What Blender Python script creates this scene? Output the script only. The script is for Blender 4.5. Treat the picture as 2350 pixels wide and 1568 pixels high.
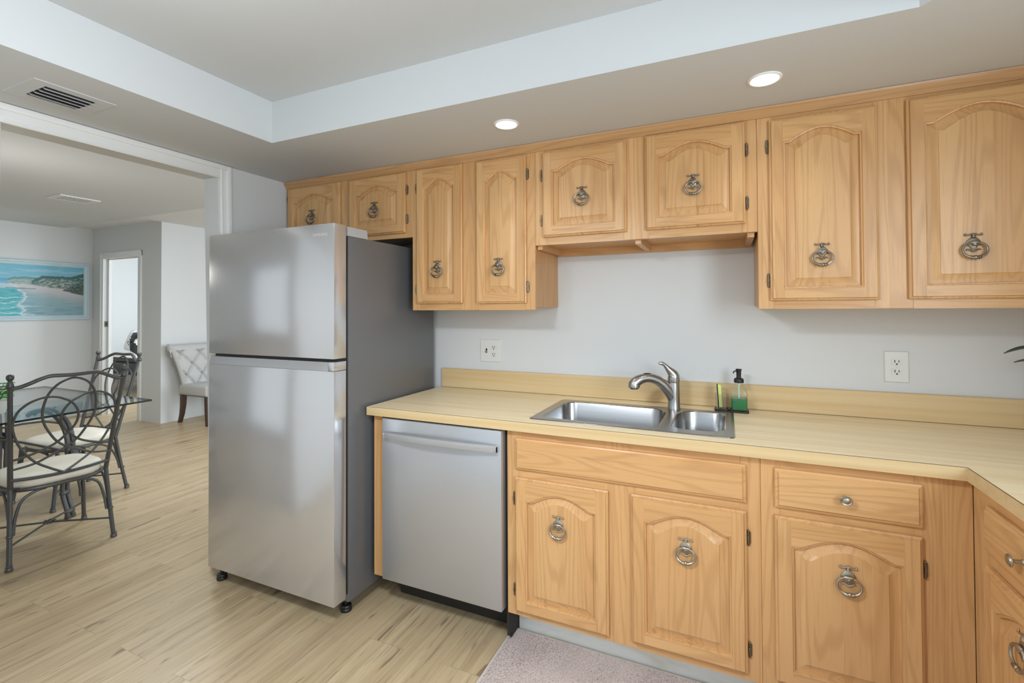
import bpy, bmesh, math, random
from mathutils import Vector, Matrix, noise
random.seed(7)
PI = math.pi
scene = bpy.context.scene
for o in list(bpy.data.objects):
    bpy.data.objects.remove(o)

# ------------------------------------------------------------------ camera
W_PX, H_PX = 2350.0, 1568.0
F_PX, PY = 1090.0, 693.43
yaw, pit, rol = math.radians(24.2636), math.radians(0.8494), math.radians(-0.2737)
Fv = Vector((-math.sin(yaw) * math.cos(pit), math.cos(yaw) * math.cos(pit), math.sin(pit)))
Rv = Vector((math.cos(yaw), math.sin(yaw), 0))
Uv = Rv.cross(Fv)
R2 = math.cos(rol) * Rv + math.sin(rol) * Uv
U2 = math.cos(rol) * Uv - math.sin(rol) * Rv
cam_d = bpy.data.cameras.new('camera')
cam = bpy.data.objects.new('camera', cam_d)
scene.collection.objects.link(cam)
cam_d.sensor_fit = 'HORIZONTAL'
cam_d.sensor_width = 36.0
cam_d.lens = 36.0 * F_PX / W_PX
cam_d.shift_y = -(H_PX / 2 - PY) / W_PX
cam_d.clip_start = 0.05
cam.matrix_world = Matrix(((R2.x, U2.x, -Fv.x, 2.3937), (R2.y, U2.y, -Fv.y, -2.3576),
                           (R2.z, U2.z, -Fv.z, 1.3591), (0, 0, 0, 1)))
scene.camera = cam

# ------------------------------------------------------------------ world and lights
world = bpy.data.worlds.new('world')
scene.world = world
world.use_nodes = True
wn = world.node_tree.nodes['Background']
wn.inputs[0].default_value = (0.80, 0.90, 1.0, 1)
wn.inputs[1].default_value = 1.0


def lamp(name, kind, loc, energy, color=(1, 1, 1), size=0.1, rot=(0, 0, 0), size_y=None, spot=None, blend=0.5):
    d = bpy.data.lights.new(name, kind)
    d.energy = energy
    d.color = color
    if kind == 'AREA':
        d.size = size
        d.shape = 'DISK'
        if size_y:
            d.shape = 'RECTANGLE'
            d.size_y = size_y
    else:
        d.shadow_soft_size = size
    if kind == 'SPOT':
        d.spot_size = spot
        d.spot_blend = blend
    o = bpy.data.objects.new(name, d)
    o.location = loc
    o.rotation_euler = rot
    scene.collection.objects.link(o)
    return o


lamp('tray_lamp', 'POINT', (1.25, -1.9, 1.95), 11, (0.85, 0.93, 1.0), 0.09)
lamp('tray_lamp_down', 'AREA', (1.685, -2.0, 1.90), 37, (0.85, 0.925, 1.0), 0.26)
for lx, ly in ((1.58, -0.6), (2.518, -0.588)):
    lamp('downlight_lamp', 'SPOT', (lx, ly, 2.106), 6.0, (0.88, 0.945, 1.0), 0.04, spot=math.radians(125), blend=0.9)
lamp('rear_fill', 'AREA', (1.8, -3.9, 1.15), 9, (0.72, 0.87, 1.0), 3.3, (math.radians(90), 0, 0), 2.1)  # unseen fill light behind the camera, added to brighten the cabinet fronts
lamp('side_fill', 'AREA', (3.6, -2.45, 1.55), 66, (0.78, 0.9, 1.0), 1.3, (math.radians(90), 0, math.radians(90)), 1.0)  # added fill from the right for the dark left wall, no window modelled
lamp('dining_fill', 'POINT', (-2.0, -0.95, 1.75), 14, (0.96, 0.92, 0.86), 0.15)  # unseen light over the table, added to lift the dining ceiling
lamp('dining_fill_down', 'AREA', (-1.9, 0.1, 2.38), 40, (0.86, 0.93, 1.0), 0.6)  # unseen downward fill, added to brighten the dining room
lamp('dining_front_fill', 'AREA', (-2.9, -4.15, 1.35), 22, (0.82, 0.92, 1.0), 3.8, (math.radians(90), 0, 0), 2.2)  # fill added before the solid front wall to light the far door wall
lamp('living_window', 'AREA', (2.6, 2.3, 1.3), 210, (0.80, 0.91, 1), 3.6, (math.radians(90), 0, math.radians(90)), 2.2)
lamp('bedroom_window', 'AREA', (-4.3, 3.3, 1.6), 150, (0.84, 0.93, 1), 1.2, (math.radians(90), 0, math.radians(110)), 1.4)

scene.view_settings.view_transform = 'Standard'
scene.view_settings.look = 'None'
scene.view_settings.exposure = -0.34
scene.view_settings.gamma = 1.0
scene.view_settings.use_curve_mapping = False
scene.cycles.use_denoising = True
scene.cycles.max_bounces = 10
scene.cycles.diffuse_bounces = 6
scene.cycles.glossy_bounces = 5
scene.cycles.transparent_max_bounces = 12
scene.cycles.caustics_reflective = False
scene.cycles.caustics_refractive = False
scene.cycles.sample_clamp_indirect = 6.0


# ------------------------------------------------------------------ mesh builder
class MB:
    def __init__(self, T=None):
        self.v, self.f, self.m = [], [], []
        self.T = T

    def add(self, verts, faces, mi=0):
        b = len(self.v)
        for p in verts:
            p = Vector(p)
            self.v.append(self.T @ p if self.T else p)
        for f in faces:
            self.f.append(tuple(b + i for i in f))
            self.m.append(mi)

    def box(self, x0, x1, y0, y1, z0, z1, bev=0.0, mi=0, seg=2):
        x0, x1 = min(x0, x1), max(x0, x1)
        y0, y1 = min(y0, y1), max(y0, y1)
        z0, z1 = min(z0, z1), max(z0, z1)
        if bev <= 0:
            vs = [(x0, y0, z0), (x1, y0, z0), (x1, y1, z0), (x0, y1, z0), (x0, y0, z1), (x1, y0, z1), (x1, y1, z1), (x0, y1, z1)]
            fs = [(3, 2, 1, 0), (4, 5, 6, 7), (0, 1, 5, 4), (1, 2, 6, 5), (2, 3, 7, 6), (3, 0, 4, 7)]
            self.add(vs, fs, mi)
            return
        bm = bmesh.new()
        bmesh.ops.create_cube(bm, size=1)
        for v in bm.verts:
            v.co = Vector(((x0 + x1) / 2 + v.co.x * (x1 - x0), (y0 + y1) / 2 + v.co.y * (y1 - y0), (z0 + z1) / 2 + v.co.z * (z1 - z0)))
        bmesh.ops.bevel(bm, geom=bm.edges[:], offset=min(bev, 0.49 * min(x1 - x0, y1 - y0, z1 - z0)), segments=seg, profile=0.5, affect='EDGES')
        self.from_bm(bm, mi)

    def from_bm(self, bm, mi=0):
        bm.verts.index_update()
        self.add([v.co.copy() for v in bm.verts], [tuple(v.index for v in f.verts) for f in bm.faces], mi)
        bm.free()

    def tube(self, pts, r, seg=10, closed=False, mi=0, caps=True, flat=1.0, up=None):
        P = [Vector(p) for p in pts]
        n = len(P)
        rs = r if isinstance(r, (list, tuple)) else [r] * n
        tang = []
        for i in range(n):
            if closed:
                t = P[(i + 1) % n] - P[i - 1]
            else:
                t = P[min(i + 1, n - 1)] - P[max(i - 1, 0)]
            tang.append(t.normalized() if t.length > 1e-9 else Vector((0, 0, 1)))
        a = Vector(up) if up else (Vector((0, 0, 1)) if abs(tang[0].z) < 0.9 else Vector((1, 0, 0)))
        N = (a - tang[0] * a.dot(tang[0])).normalized()
        verts = []
        for i in range(n):
            N = (N - tang[i] * N.dot(tang[i]))
            N = N.normalized() if N.length > 1e-6 else tang[i].orthogonal().normalized()
            Bn = tang[i].cross(N)
            for k in range(seg):
                an = 2 * PI * k / seg
                verts.append(P[i] + (N * math.cos(an) * flat + Bn * math.sin(an)) * rs[i])
        faces = []
        for i in range(n if closed else n - 1):
            j = (i + 1) % n
            for k in range(seg):
                l = (k + 1) % seg
                faces.append((i * seg + k, i * seg + l, j * seg + l, j * seg + k))
        if caps and not closed:
            faces.append(tuple(range(seg - 1, -1, -1)))
            faces.append(tuple((n - 1) * seg + k for k in range(seg)))
        self.add(verts, faces, mi)

    def lathe(self, prof, c=(0, 0, 0), axis='Z', seg=20, mi=0, sx=1.0, sy=1.0):
        c = Vector(c)
        verts, faces = [], []
        for (r, h) in prof:
            for k in range(seg):
                a = 2 * PI * k / seg
                p, q = r * math.cos(a) * sx, r * math.sin(a) * sy
                d = {'Z': (p, q, h), 'Y': (p, h, q), 'X': (h, p, q)}[axis]
                verts.append(c + Vector(d))
        n = len(prof)
        for i in range(n - 1):
            for k in range(seg):
                l = (k + 1) % seg
                faces.append((i * seg + k, i * seg + l, (i + 1) * seg + l, (i + 1) * seg + k))
        if prof[0][0] > 1e-5:
            faces.append(tuple(range(seg - 1, -1, -1)))
        if prof[-1][0] > 1e-5:
            faces.append(tuple((n - 1) * seg + k for k in range(seg)))
        self.add(verts, faces, mi)

    def ball(self, c, r, seg=12, rings=8, mi=0, s=(1, 1, 1)):
        verts, faces = [], []
        for i in range(rings + 1):
            th = PI * i / rings
            for k in range(seg):
                a = 2 * PI * k / seg
                verts.append((c[0] + r * s[0] * math.sin(th) * math.cos(a), c[1] + r * s[1] * math.sin(th) * math.sin(a), c[2] + r * s[2] * math.cos(th)))
        for i in range(rings):
            for k in range(seg):
                l = (k + 1) % seg
                faces.append((i * seg + k, (i + 1) * seg + k, (i + 1) * seg + l, i * seg + l))
        self.add(verts, faces, mi)

    def prism(self, poly, lo, hi, axis='Z', mi=0):
        n = len(poly)
        def m(a, b, h):
            return {'Z': (a, b, h), 'Y': (a, h, b), 'X': (h, a, b)}[axis]
        vs = [m(a, b, lo) for a, b in poly] + [m(a, b, hi) for a, b in poly]
        fs = [tuple(range(n - 1, -1, -1)), tuple(range(n, 2 * n))]
        fs += [(i, (i + 1) % n, n + (i + 1) % n, n + i) for i in range(n)]
        self.add(vs, fs, mi)

    def rings(self, rs, close_last=True, close_first=False, mi=0):
        n = len(rs[0])
        verts = [p for r in rs for p in r]
        fs = []
        for i in range(len(rs) - 1):
            for k in range(n):
                l = (k + 1) % n
                fs.append((i * n + k, i * n + l, (i + 1) * n + l, (i + 1) * n + k))
        if close_last:
            fs.append(tuple((len(rs) - 1) * n + k for k in range(n)))
        if close_first:
            fs.append(tuple(range(n - 1, -1, -1)))
        self.add(verts, fs, mi)

    def grid(self, fn, nu, nv, mi=0, closed_u=False):
        verts = [fn(i / (nu if closed_u else nu - 1), j / (nv - 1)) for j in range(nv) for i in range(nu)]
        fs = []
        for j in range(nv - 1):
            for i in range(nu if closed_u else nu - 1):
                k = (i + 1) % nu
                fs.append((j * nu + i, j * nu + k, (j + 1) * nu + k, (j + 1) * nu + i))
        self.add(verts, fs, mi)


WLOC = {}


def link(name, mb, mats, parent=None, local=False, angle=35, normals=True, mod=None):
    me = bpy.data.meshes.new(name)
    off = WLOC.get(parent, Vector((0, 0, 0))) if (parent and not local) else Vector((0, 0, 0))
    me.from_pydata([tuple(p - off) for p in mb.v], [], mb.f)
    mats = mats if isinstance(mats, (list, tuple)) else [mats]
    for m in mats:
        me.materials.append(m)
    me.polygons.foreach_set('material_index', mb.m)
    if normals:
        bm = bmesh.new()
        bm.from_mesh(me)
        bmesh.ops.recalc_face_normals(bm, faces=bm.faces[:])
        bm.to_mesh(me)
        bm.free()
    me.polygons.foreach_set('use_smooth', [True] * len(me.polygons))
    me.set_sharp_from_angle(angle=math.radians(angle))
    me.update()
    o = bpy.data.objects.new(name, me)
    scene.collection.objects.link(o)
    if parent:
        o.parent = parent
        WLOC[o] = off
    if mod:
        mod(o)
    return o


def subsurf(n):
    def f(o):
        m = o.modifiers.new('s', 'SUBSURF')
        m.levels = n
        m.render_levels = n
    return f


def thing(name, label, cat, loc, rotz=0, group=None):
    o = bpy.data.objects.new(name, None)
    o.empty_display_size = 0.05
    o.location = loc
    o.rotation_euler = (0, 0, rotz)
    scene.collection.objects.link(o)
    WLOC[o] = Vector(loc)
    return tag(o, label, cat, group)


def tag(o, label, cat, group=None):
    o['label'] = label
    o['category'] = cat
    if group:
        o['group'] = group
    return o


def struct(name, mb, mats, parent=None, angle=35):
    o = link(name, mb, mats, parent, angle=angle)
    if not parent:
        o['kind'] = 'structure'
    return o


def inst(name, mesh_obj, parent, loc, rot=(0, 0, 0)):
    o = mesh_obj.copy()
    o.name = name
    scene.collection.objects.link(o)
    o.parent = parent
    o.location = Vector(loc) - WLOC[parent]
    o.rotation_euler = rot
    return o


# ------------------------------------------------------------------ materials
def new_mat(name):
    m = bpy.data.materials.new(name)
    m.use_nodes = True
    nt = m.node_tree
    return m, nt, nt.nodes['Principled BSDF']


def P(name, col, rough=0.5, metal=0.0, spec=None, bump=None, coat=0.0):
    m, nt, b = new_mat(name)
    b.inputs['Base Color'].default_value = (*col, 1)
    b.inputs['Roughness'].default_value = rough
    b.inputs['Metallic'].default_value = metal
    if spec is not None:
        b.inputs['Specular IOR Level'].default_value = spec
    if coat:
        b.inputs['Coat Weight'].default_value = coat
        b.inputs['Coat Roughness'].default_value = 0.15
    if bump:
        tc = nt.nodes.new('ShaderNodeTexCoord')
        n = nt.nodes.new('ShaderNodeTexNoise')
        n.inputs['Scale'].default_value = bump[0]
        n.inputs['Detail'].default_value = 4
        bp = nt.nodes.new('ShaderNodeBump')
        bp.inputs['Strength'].default_value = bump[1]
        bp.inputs['Distance'].default_value = bump[2]
        nt.links.new(tc.outputs['Object'], n.inputs['Vector'])
        nt.links.new(n.outputs['Fac'], bp.inputs['Height'])
        nt.links.new(bp.outputs['Normal'], b.inputs['Normal'])
    return m


class NT:
    def __init__(self, nt):
        self.nt = nt

    def node(self, kind, **kw):
        n = self.nt.nodes.new(kind)
        for k, v in kw.items():
            setattr(n, k, v)
        return n

    def set(self, sock, v):
        if hasattr(v, 'is_output') or isinstance(v, bpy.types.NodeSocket):
            self.nt.links.new(v, sock)
        else:
            sock.default_value = v

    def math(self, op, a, b=0.0, c=None):
        n = self.node('ShaderNodeMath', operation=op)
        self.set(n.inputs[0], a)
        self.set(n.inputs[1], b)
        if c is not None:
            self.set(n.inputs[2], c)
        return n.outputs[0]

    def mix(self, fac, a, b, blend='MIX'):
        n = self.node('ShaderNodeMix', data_type='RGBA', blend_type=blend)
        self.set(n.inputs[0], fac)
        self.set(n.inputs[6], a)
        self.set(n.inputs[7], b)
        return n.outputs[2]

    def mapping(self, vec, scale=(1, 1, 1), rot=(0, 0, 0), loc=(0, 0, 0)):
        n = self.node('ShaderNodeMapping')
        self.set(n.inputs['Vector'], vec)
        n.inputs['Scale'].default_value = scale
        n.inputs['Rotation'].default_value = rot
        n.inputs['Location'].default_value = loc
        return n.outputs[0]

    def noise(self, vec, scale, detail=3, rough=0.5, dist=0.0):
        n = self.node('ShaderNodeTexNoise')
        self.set(n.inputs['Vector'], vec)
        n.inputs['Scale'].default_value = scale
        n.inputs['Detail'].default_value = detail
        n.inputs['Roughness'].default_value = rough
        n.inputs['Distortion'].default_value = dist
        return n.outputs['Fac']

    def ramp(self, fac, stops):
        n = self.node('ShaderNodeValToRGB')
        cr = n.color_ramp
        while len(cr.elements) < len(stops):
            cr.elements.new(0.5)
        for e, (p, c) in zip(cr.elements, stops):
            e.position = p
            e.color = (*c, 1) if len(c) == 3 else c
        self.set(n.inputs[0], fac)
        return n.outputs[0]

    def rng(self, v, a, b, c=0.0, d=1.0):
        n = self.node('ShaderNodeMapRange')
        self.set(n.inputs['Value'], v)
        n.inputs['From Min'].default_value = a
        n.inputs['From Max'].default_value = b
        n.inputs['To Min'].default_value = c
        n.inputs['To Max'].default_value = d
        return n.outputs[0]

    def bump(self, h, strength, dist):
        n = self.node('ShaderNodeBump')
        n.inputs['Strength'].default_value = strength
        n.inputs['Distance'].default_value = dist
        self.set(n.inputs['Height'], h)
        return n.outputs[0]


def oak(name, axis, light=(0.64, 0.375, 0.165), dark=(0.44, 0.225, 0.085), rough=0.33):
    """axis: direction of the grain"""
    m, nt, b = new_mat(name)
    N = NT(nt)
    tc = N.node('ShaderNodeTexCoord')
    oi = N.node('ShaderNodeObjectInfo')
    va = N.node('ShaderNodeVectorMath', operation='SCALE')
    va.inputs[0].default_value = (3.7, 5.1, 7.3)
    nt.links.new(oi.outputs['Random'], va.inputs['Scale'])
    ad = N.node('ShaderNodeVectorMath', operation='ADD')
    nt.links.new(tc.outputs['Object'], ad.inputs[0])
    nt.links.new(va.outputs[0], ad.inputs[1])
    i = 'XYZ'.index(axis)
    def sc(across, along):
        s = [across] * 3
        s[i] = along
        return tuple(s)
    v = ad.outputs[0]
    # glued staves of slightly different tone
    sp = N.node('ShaderNodeSeparateXYZ')
    nt.links.new(v, sp.inputs[0])
    oth = [sp.outputs[k] for k in range(3) if k != i]
    lane = N.math('FLOOR', N.math('MULTIPLY', N.math('ADD', oth[0], oth[1]), 13.0))
    wn_ = N.node('ShaderNodeTexWhiteNoise', noise_dimensions='1D')
    nt.links.new(lane, wn_.inputs['W'])
    st = wn_.outputs['Value']
    off = N.node('ShaderNodeVectorMath', operation='SCALE')
    off.inputs[0].default_value = (2.3, 1.9, 3.1)
    nt.links.new(st, off.inputs['Scale'])
    ad2 = N.node('ShaderNodeVectorMath', operation='ADD')
    nt.links.new(v, ad2.inputs[0])
    nt.links.new(off.outputs[0], ad2.inputs[1])
    vv = ad2.outputs[0]
    # cathedral figure: contour lines of a long soft noise
    h = N.noise(N.mapping(vv, sc(1, 0.085)), 7.5, 1.5, 0.45, 0.25)
    band = N.math('SINE', N.math('MULTIPLY', h, 95.0))
    fig = N.rng(band, 0.15, 1.0)
    pores = N.noise(N.mapping(vv, sc(1, 0.022)), 330, 3, 0.6)
    pr = N.rng(pores, 0.54, 0.72)
    streak = N.rng(N.noise(N.mapping(vv, sc(1, 0.035)), 34, 3, 0.6), 0.60, 0.82)
    c0 = N.node('ShaderNodeRGB'); c0.outputs[0].default_value = (*light, 1)
    c1 = N.node('ShaderNodeRGB'); c1.outputs[0].default_value = (light[0] * .87, light[1] * .80, light[2] * .72, 1)
    c2 = N.node('ShaderNodeRGB'); c2.outputs[0].default_value = (*dark, 1)
    c3 = N.node('ShaderNodeRGB'); c3.outputs[0].default_value = (dark[0] * .62, dark[1] * .55, dark[2] * .5, 1)
    a = N.mix(N.math('MULTIPLY', st, 0.8), c0.outputs[0], c1.outputs[0])
    a = N.mix(N.math('MULTIPLY', fig, 0.42), a, c2.outputs[0])
    a = N.mix(N.math('MULTIPLY', pr, 0.45), a, c2.outputs[0])
    a = N.mix(N.math('MULTIPLY', streak, 0.62), a, c3.outputs[0])
    nt.links.new(a, b.inputs['Base Color'])
    b.inputs['Roughness'].default_value = rough
    b.inputs['Specular IOR Level'].default_value = 0.45
    N.set(b.inputs['Normal'], N.bump(N.math('ADD', pr, N.math('MULTIPLY', fig, 0.5)), 0.12, 0.0008))
    return m


OAK_Z = oak('oak_grain_upright', 'Z')
OAK_X = oak('oak_grain_along', 'X')
OAK_Y = oak('oak_grain_deep', 'Y')
OAK_SHADED = oak('oak_shaded_moulding', 'X', (0.56, 0.325, 0.145), (0.38, 0.19, 0.08))  # darker oak: shade of the down-facing crown put into the colour


def floor_mat():
    m, nt, b = new_mat('wood_plank_floor')
    N = NT(nt)
    tc = N.node('ShaderNodeTexCoord')
    sep = N.node('ShaderNodeSeparateXYZ')
    nt.links.new(tc.outputs['Object'], sep.inputs[0])
    cb = N.node('ShaderNodeCombineXYZ')
    nt.links.new(N.math('ADD', sep.outputs['Y'], 20.31), cb.inputs['X'])
    nt.links.new(N.math('ADD', sep.outputs['X'], 20.152), cb.inputs['Y'])
    br = N.node('ShaderNodeTexBrick')
    nt.links.new(cb.outputs[0], br.inputs['Vector'])
    br.offset = 0.37
    br.offset_frequency = 2
    br.inputs['Color1'].default_value = (0, 0, 0, 1)
    br.inputs['Color2'].default_value = (1, 1, 1, 1)
    br.inputs['Mortar'].default_value = (0.5, 0.5, 0.5, 1)
    br.inputs['Scale'].default_value = 1.0
    br.inputs['Mortar Size'].default_value = 0.0011
    br.inputs['Mortar Smooth'].default_value = 0.0
    br.inputs['Brick Width'].default_value = 1.22
    br.inputs['Row Height'].default_value = 0.178
    # shift the figure in each plank
    sh = N.node('ShaderNodeVectorMath', operation='SCALE')
    sh.inputs[0].default_value = (9.0, 4.0, 3.0)
    nt.links.new(br.outputs['Color'], sh.inputs['Scale'])
    ad = N.node('ShaderNodeVectorMath', operation='ADD')
    nt.links.new(cb.outputs[0], ad.inputs[0])
    nt.links.new(sh.outputs[0], ad.inputs[1])
    v = ad.outputs[0]
    broad = N.noise(N.mapping(v, (0.6, 14, 1)), 1.6, 3, 0.55, 0.4)
    grain = N.noise(N.mapping(v, (2.4, 95, 1)), 1.5, 4, 0.6)
    fine = N.noise(N.mapping(v, (5, 260, 1)), 1.5, 2)
    dark = N.rng(N.noise(N.mapping(v, (1.5, 32, 1)), 1.7, 5, 0.62, 0.9), 0.555, 0.66)
    knot = N.rng(N.noise(N.mapping(v, (3.2, 15, 1)), 1.5, 2, 0.5, 0.6), 0.66, 0.71)
    base = N.ramp(broad, [(0.34, (0.44, 0.325, 0.185)), (0.5, (0.53, 0.40, 0.232)), (0.66, (0.60, 0.468, 0.285))])
    c = N.mix(N.math('MULTIPLY', N.rng(grain, 0.40, 0.70), 0.52), base, (0.40, 0.29, 0.18, 1))
    c = N.mix(N.math('MULTIPLY', N.rng(fine, 0.45, 0.75), 0.20), c, (0.42, 0.31, 0.20, 1))
    c = N.mix(N.math('MULTIPLY', dark, 0.75), c, (0.27, 0.185, 0.12, 1))
    c = N.mix(N.math('MULTIPLY', knot, 0.75), c, (0.19, 0.12, 0.075, 1))
    c = N.mix(N.math('MULTIPLY', N.math('SUBTRACT', br.outputs['Color'], 0.5), 0.14), c, (0.36, 0.27, 0.17, 1))
    c = N.mix(N.math('MULTIPLY', br.outputs['Fac'], 0.4), c, (0.22, 0.16, 0.10, 1))
    nt.links.new(c, b.inputs['Base Color'])
    b.inputs['Roughness'].default_value = 0.36
    b.inputs['Specular IOR Level'].default_value = 0.4
    N.set(b.inputs['Normal'], N.bump(grain, 0.08, 0.001))
    return m


def counter_mat(name, k):
    m, nt, b = new_mat(name)
    N = NT(nt)
    tc = N.node('ShaderNodeTexCoord')
    v = tc.outputs['Object']
    strip = N.noise(N.mapping(v, (0.55, 26, 26)), 1.5, 2, 0.5)
    fine = N.noise(N.mapping(v, (2.4, 120, 120)), 1.5, 3, 0.6)
    tick = N.rng(N.noise(N.mapping(v, (70, 260, 260)), 1.5, 2), 0.55, 0.75)
    base = N.ramp(strip, [(p_, (c_[0] * k[0], c_[1] * k[1], c_[2] * k[2])) for p_, c_ in ((0.32, (0.82, 0.645, 0.38)), (0.5, (0.885, 0.735, 0.465)), (0.68, (0.91, 0.785, 0.53)))])
    c = N.mix(N.math('MULTIPLY', N.rng(fine, 0.42, 0.72), 0.2), base, (0.55, 0.40, 0.215, 1))
    c = N.mix(N.math('MULTIPLY', tick, 0.14), c, (0.50, 0.36, 0.19, 1))
    nt.links.new(c, b.inputs['Base Color'])
    b.inputs['Roughness'].default_value = 0.38
    return m


def steel(name, col, rough, stretch='Z', amount=0.06, metal=1.0):
    m, nt, b = new_mat(name)
    N = NT(nt)
    tc = N.node('ShaderNodeTexCoord')
    s = [220, 220, 220]
    s['XYZ'.index(stretch)] = 1.2
    n = N.noise(N.mapping(tc.outputs['Object'], tuple(s)), 1.5, 3)
    nt.links.new(N.mix(n, (*[c * (1 - amount) for c in col], 1), (*[min(1, c * (1 + amount)) for c in col], 1)), b.inputs['Base Color'])
    b.inputs['Metallic'].default_value = metal
    N.set(b.inputs['Roughness'], N.rng(n, 0.3, 0.7, rough * 0.95, rough * 1.05))
    return m


def glass(name, col=(1, 1, 1), refl=1.0, alpha_tint=1.0):
    m = bpy.data.materials.new(name)
    m.use_nodes = True
    nt = m.node_tree
    nt.nodes.remove(nt.nodes['Principled BSDF'])
    out = nt.nodes['Material Output']
    N = NT(nt)
    tr = N.node('ShaderNodeBsdfTransparent')
    tr.inputs[0].default_value = (*col, 1)
    gl = N.node('ShaderNodeBsdfGlossy')
    gl.inputs['Roughness'].default_value = 0.02
    lw = N.node('ShaderNodeLayerWeight')
    sch = N.math('ADD', N.math('MULTIPLY', N.math('POWER', lw.outputs['Facing'], 5.0), 0.96), 0.04)
    mx = N.node('ShaderNodeMixShader')
    N.set(mx.inputs[0], N.math('MULTIPLY', sch, refl))
    nt.links.new(tr.outputs[0], mx.inputs[1])
    nt.links.new(gl.outputs[0], mx.inputs[2])
    nt.links.new(mx.outputs[0], out.inputs['Surface'])
    return m


def emit(name, col, s):
    m, nt, b = new_mat(name)
    b.inputs['Base Color'].default_value = (0.8, 0.8, 0.8, 1)
    b.inputs['Emission Color'].default_value = (*col, 1)
    b.inputs['Emission Strength'].default_value = s
    return m


def rug_mat():
    m, nt, b = new_mat('looped_rug_pile')
    N = NT(nt)
    tc = N.node('ShaderNodeTexCoord')
    v = tc.outputs['Object']
    a = N.noise(v, 210, 3, 0.7)
    w = N.noise(N.mapping(v, (1, 0.4, 1)), 5, 2)
    c = N.ramp(N.math('ADD', a, N.math('MULTIPLY', N.math('SUBTRACT', w, 0.5), 0.25)),
               [(0.34, (0.26, 0.20, 0.185)), (0.47, (0.60, 0.50, 0.465)), (0.66, (0.74, 0.64, 0.60))])
    nt.links.new(c, b.inputs['Base Color'])
    b.inputs['Roughness'].default_value = 0.95
    b.inputs['Specular IOR Level'].default_value = 0.1
    N.set(b.inputs['Normal'], N.bump(a, 0.9, 0.006))
    return m


def kick_mat():
    m, nt, b = new_mat('stained_white_paint')
    N = NT(nt)
    tc = N.node('ShaderNodeTexCoord')
    a = N.rng(N.noise(N.mapping(tc.outputs['Object'], (1.5, 5, 5)), 3, 4, 0.6, 0.5), 0.52, 0.72)
    nt.links.new(N.mix(N.math('MULTIPLY', a, 0.6), (0.78, 0.81, 0.78, 1), (0.60, 0.58, 0.47, 1)), b.inputs['Base Color'])
    b.inputs['Roughness'].default_value = 0.5
    return m


FLOOR = floor_mat()
COUNTER = counter_mat('pale_butcher_block_laminate', (1, 1, 1))
COUNTER_E = counter_mat('end_grain_laminate', (0.74, 0.66, 0.555))
WALL = P('wall_paint', (0.64, 0.645, 0.64), 0.55, spec=0.3, bump=(90, 0.05, 0.001))
CEIL = P('ceiling_paint', (0.62, 0.636, 0.645), 0.7, spec=0.2)
POPCORN = P('popcorn_ceiling', (0.78, 0.78, 0.77), 0.9, spec=0.1, bump=(160, 0.8, 0.006))
TRIMW = P('white_trim_paint', (0.80, 0.80, 0.785), 0.38)
STEEL = steel('fridge_stainless', (0.62, 0.62, 0.63), 0.18, 'Z', 0.012, 0.7)
STEEL_DW = steel('dishwasher_stainless', (0.48, 0.48, 0.49), 0.32, 'Z', 0.012, 0.6)
STEEL_SINK = steel('sink_stainless', (0.41, 0.41, 0.412), 0.25, 'X', 0.05)
NICKEL = P('brushed_nickel', (0.43, 0.42, 0.405), 0.30, 1.0)
FRIDGE_SIDE = P('dark_grey_cabinet_steel', (0.17, 0.172, 0.178), 0.36, 0.35)
HINGE_GREY = P('light_grey_plastic', (0.42, 0.43, 0.44), 0.4)
BLACK = P('black_plastic', (0.012, 0.012, 0.012), 0.45)
DARK = P('dark_recess', (0.02, 0.017, 0.013), 0.7)
BADGE = P('badge_silver', (0.80, 0.80, 0.81), 0.25, 0.6)
BRASS = P('antique_brass', (0.30, 0.26, 0.21), 0.40, 1.0, bump=(140, 0.25, 0.0015))
PEWTER = P('worn_brass', (0.42, 0.37, 0.30), 0.40, 1.0, bump=(140, 0.25, 0.0015))
HINGE = P('bronze_hinge', (0.22, 0.175, 0.12), 0.38, 1.0)
IRON = P('wrought_iron', (0.10, 0.10, 0.098), 0.42, 0.5, bump=(190, 0.5, 0.002))
CUSHION = P('cream_cushion_fabric', (0.74, 0.69, 0.585), 0.85, spec=0.15, bump=(14, 0.5, 0.01))
TUFT = P('light_grey_linen', (0.50, 0.495, 0.48), 0.9, spec=0.1, bump=(420, 0.25, 0.001))
WALNUT = P('dark_walnut', (0.06, 0.026, 0.016), 0.35)
NAIL = P('dark_nailhead', (0.05, 0.045, 0.04), 0.35, 0.9)
GLASS_T = glass('table_glass', (0.86, 0.88, 0.875), 0.8)
GLASS_EDGE = P('dark_glass_edge', (0.01, 0.018, 0.016), 0.1)
GLASS_C = glass('clear_glass', (0.965, 0.975, 0.97), 1.3)
SOAPG = P('green_soap', (0.0, 0.17, 0.045), 0.12)
SPONGE = P('yellow_sponge', (0.70, 0.73, 0.24), 0.9, bump=(300, 0.6, 0.003))
SCRUB = P('dark_scour_pad', (0.015, 0.03, 0.025), 0.95)
TUBE_P = P('clear_tube', (0.55, 0.75, 0.65), 0.3)
PLATE = P('ivory_wall_plate', (0.68, 0.675, 0.645), 0.35)
OUTLET = P('grey_white_receptacle', (0.66, 0.66, 0.64), 0.35)
SLOT = P('slot_black', (0.01, 0.01, 0.01), 0.6)
TOGGLE = P('olive_toggle', (0.30, 0.28, 0.18), 0.4)
RUG = rug_mat()
RUGB = P('rug_binding', (0.60, 0.55, 0.49), 0.9)
KICK = kick_mat()
LED = emit('lit_diffuser', (1, 0.985, 0.96), 9.0)
BAFFLE = P('white_light_trim', (0.85, 0.85, 0.84), 0.4)
FRAME_B = P('pale_blue_frame', (0.50, 0.62, 0.665), 0.4)
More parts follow.
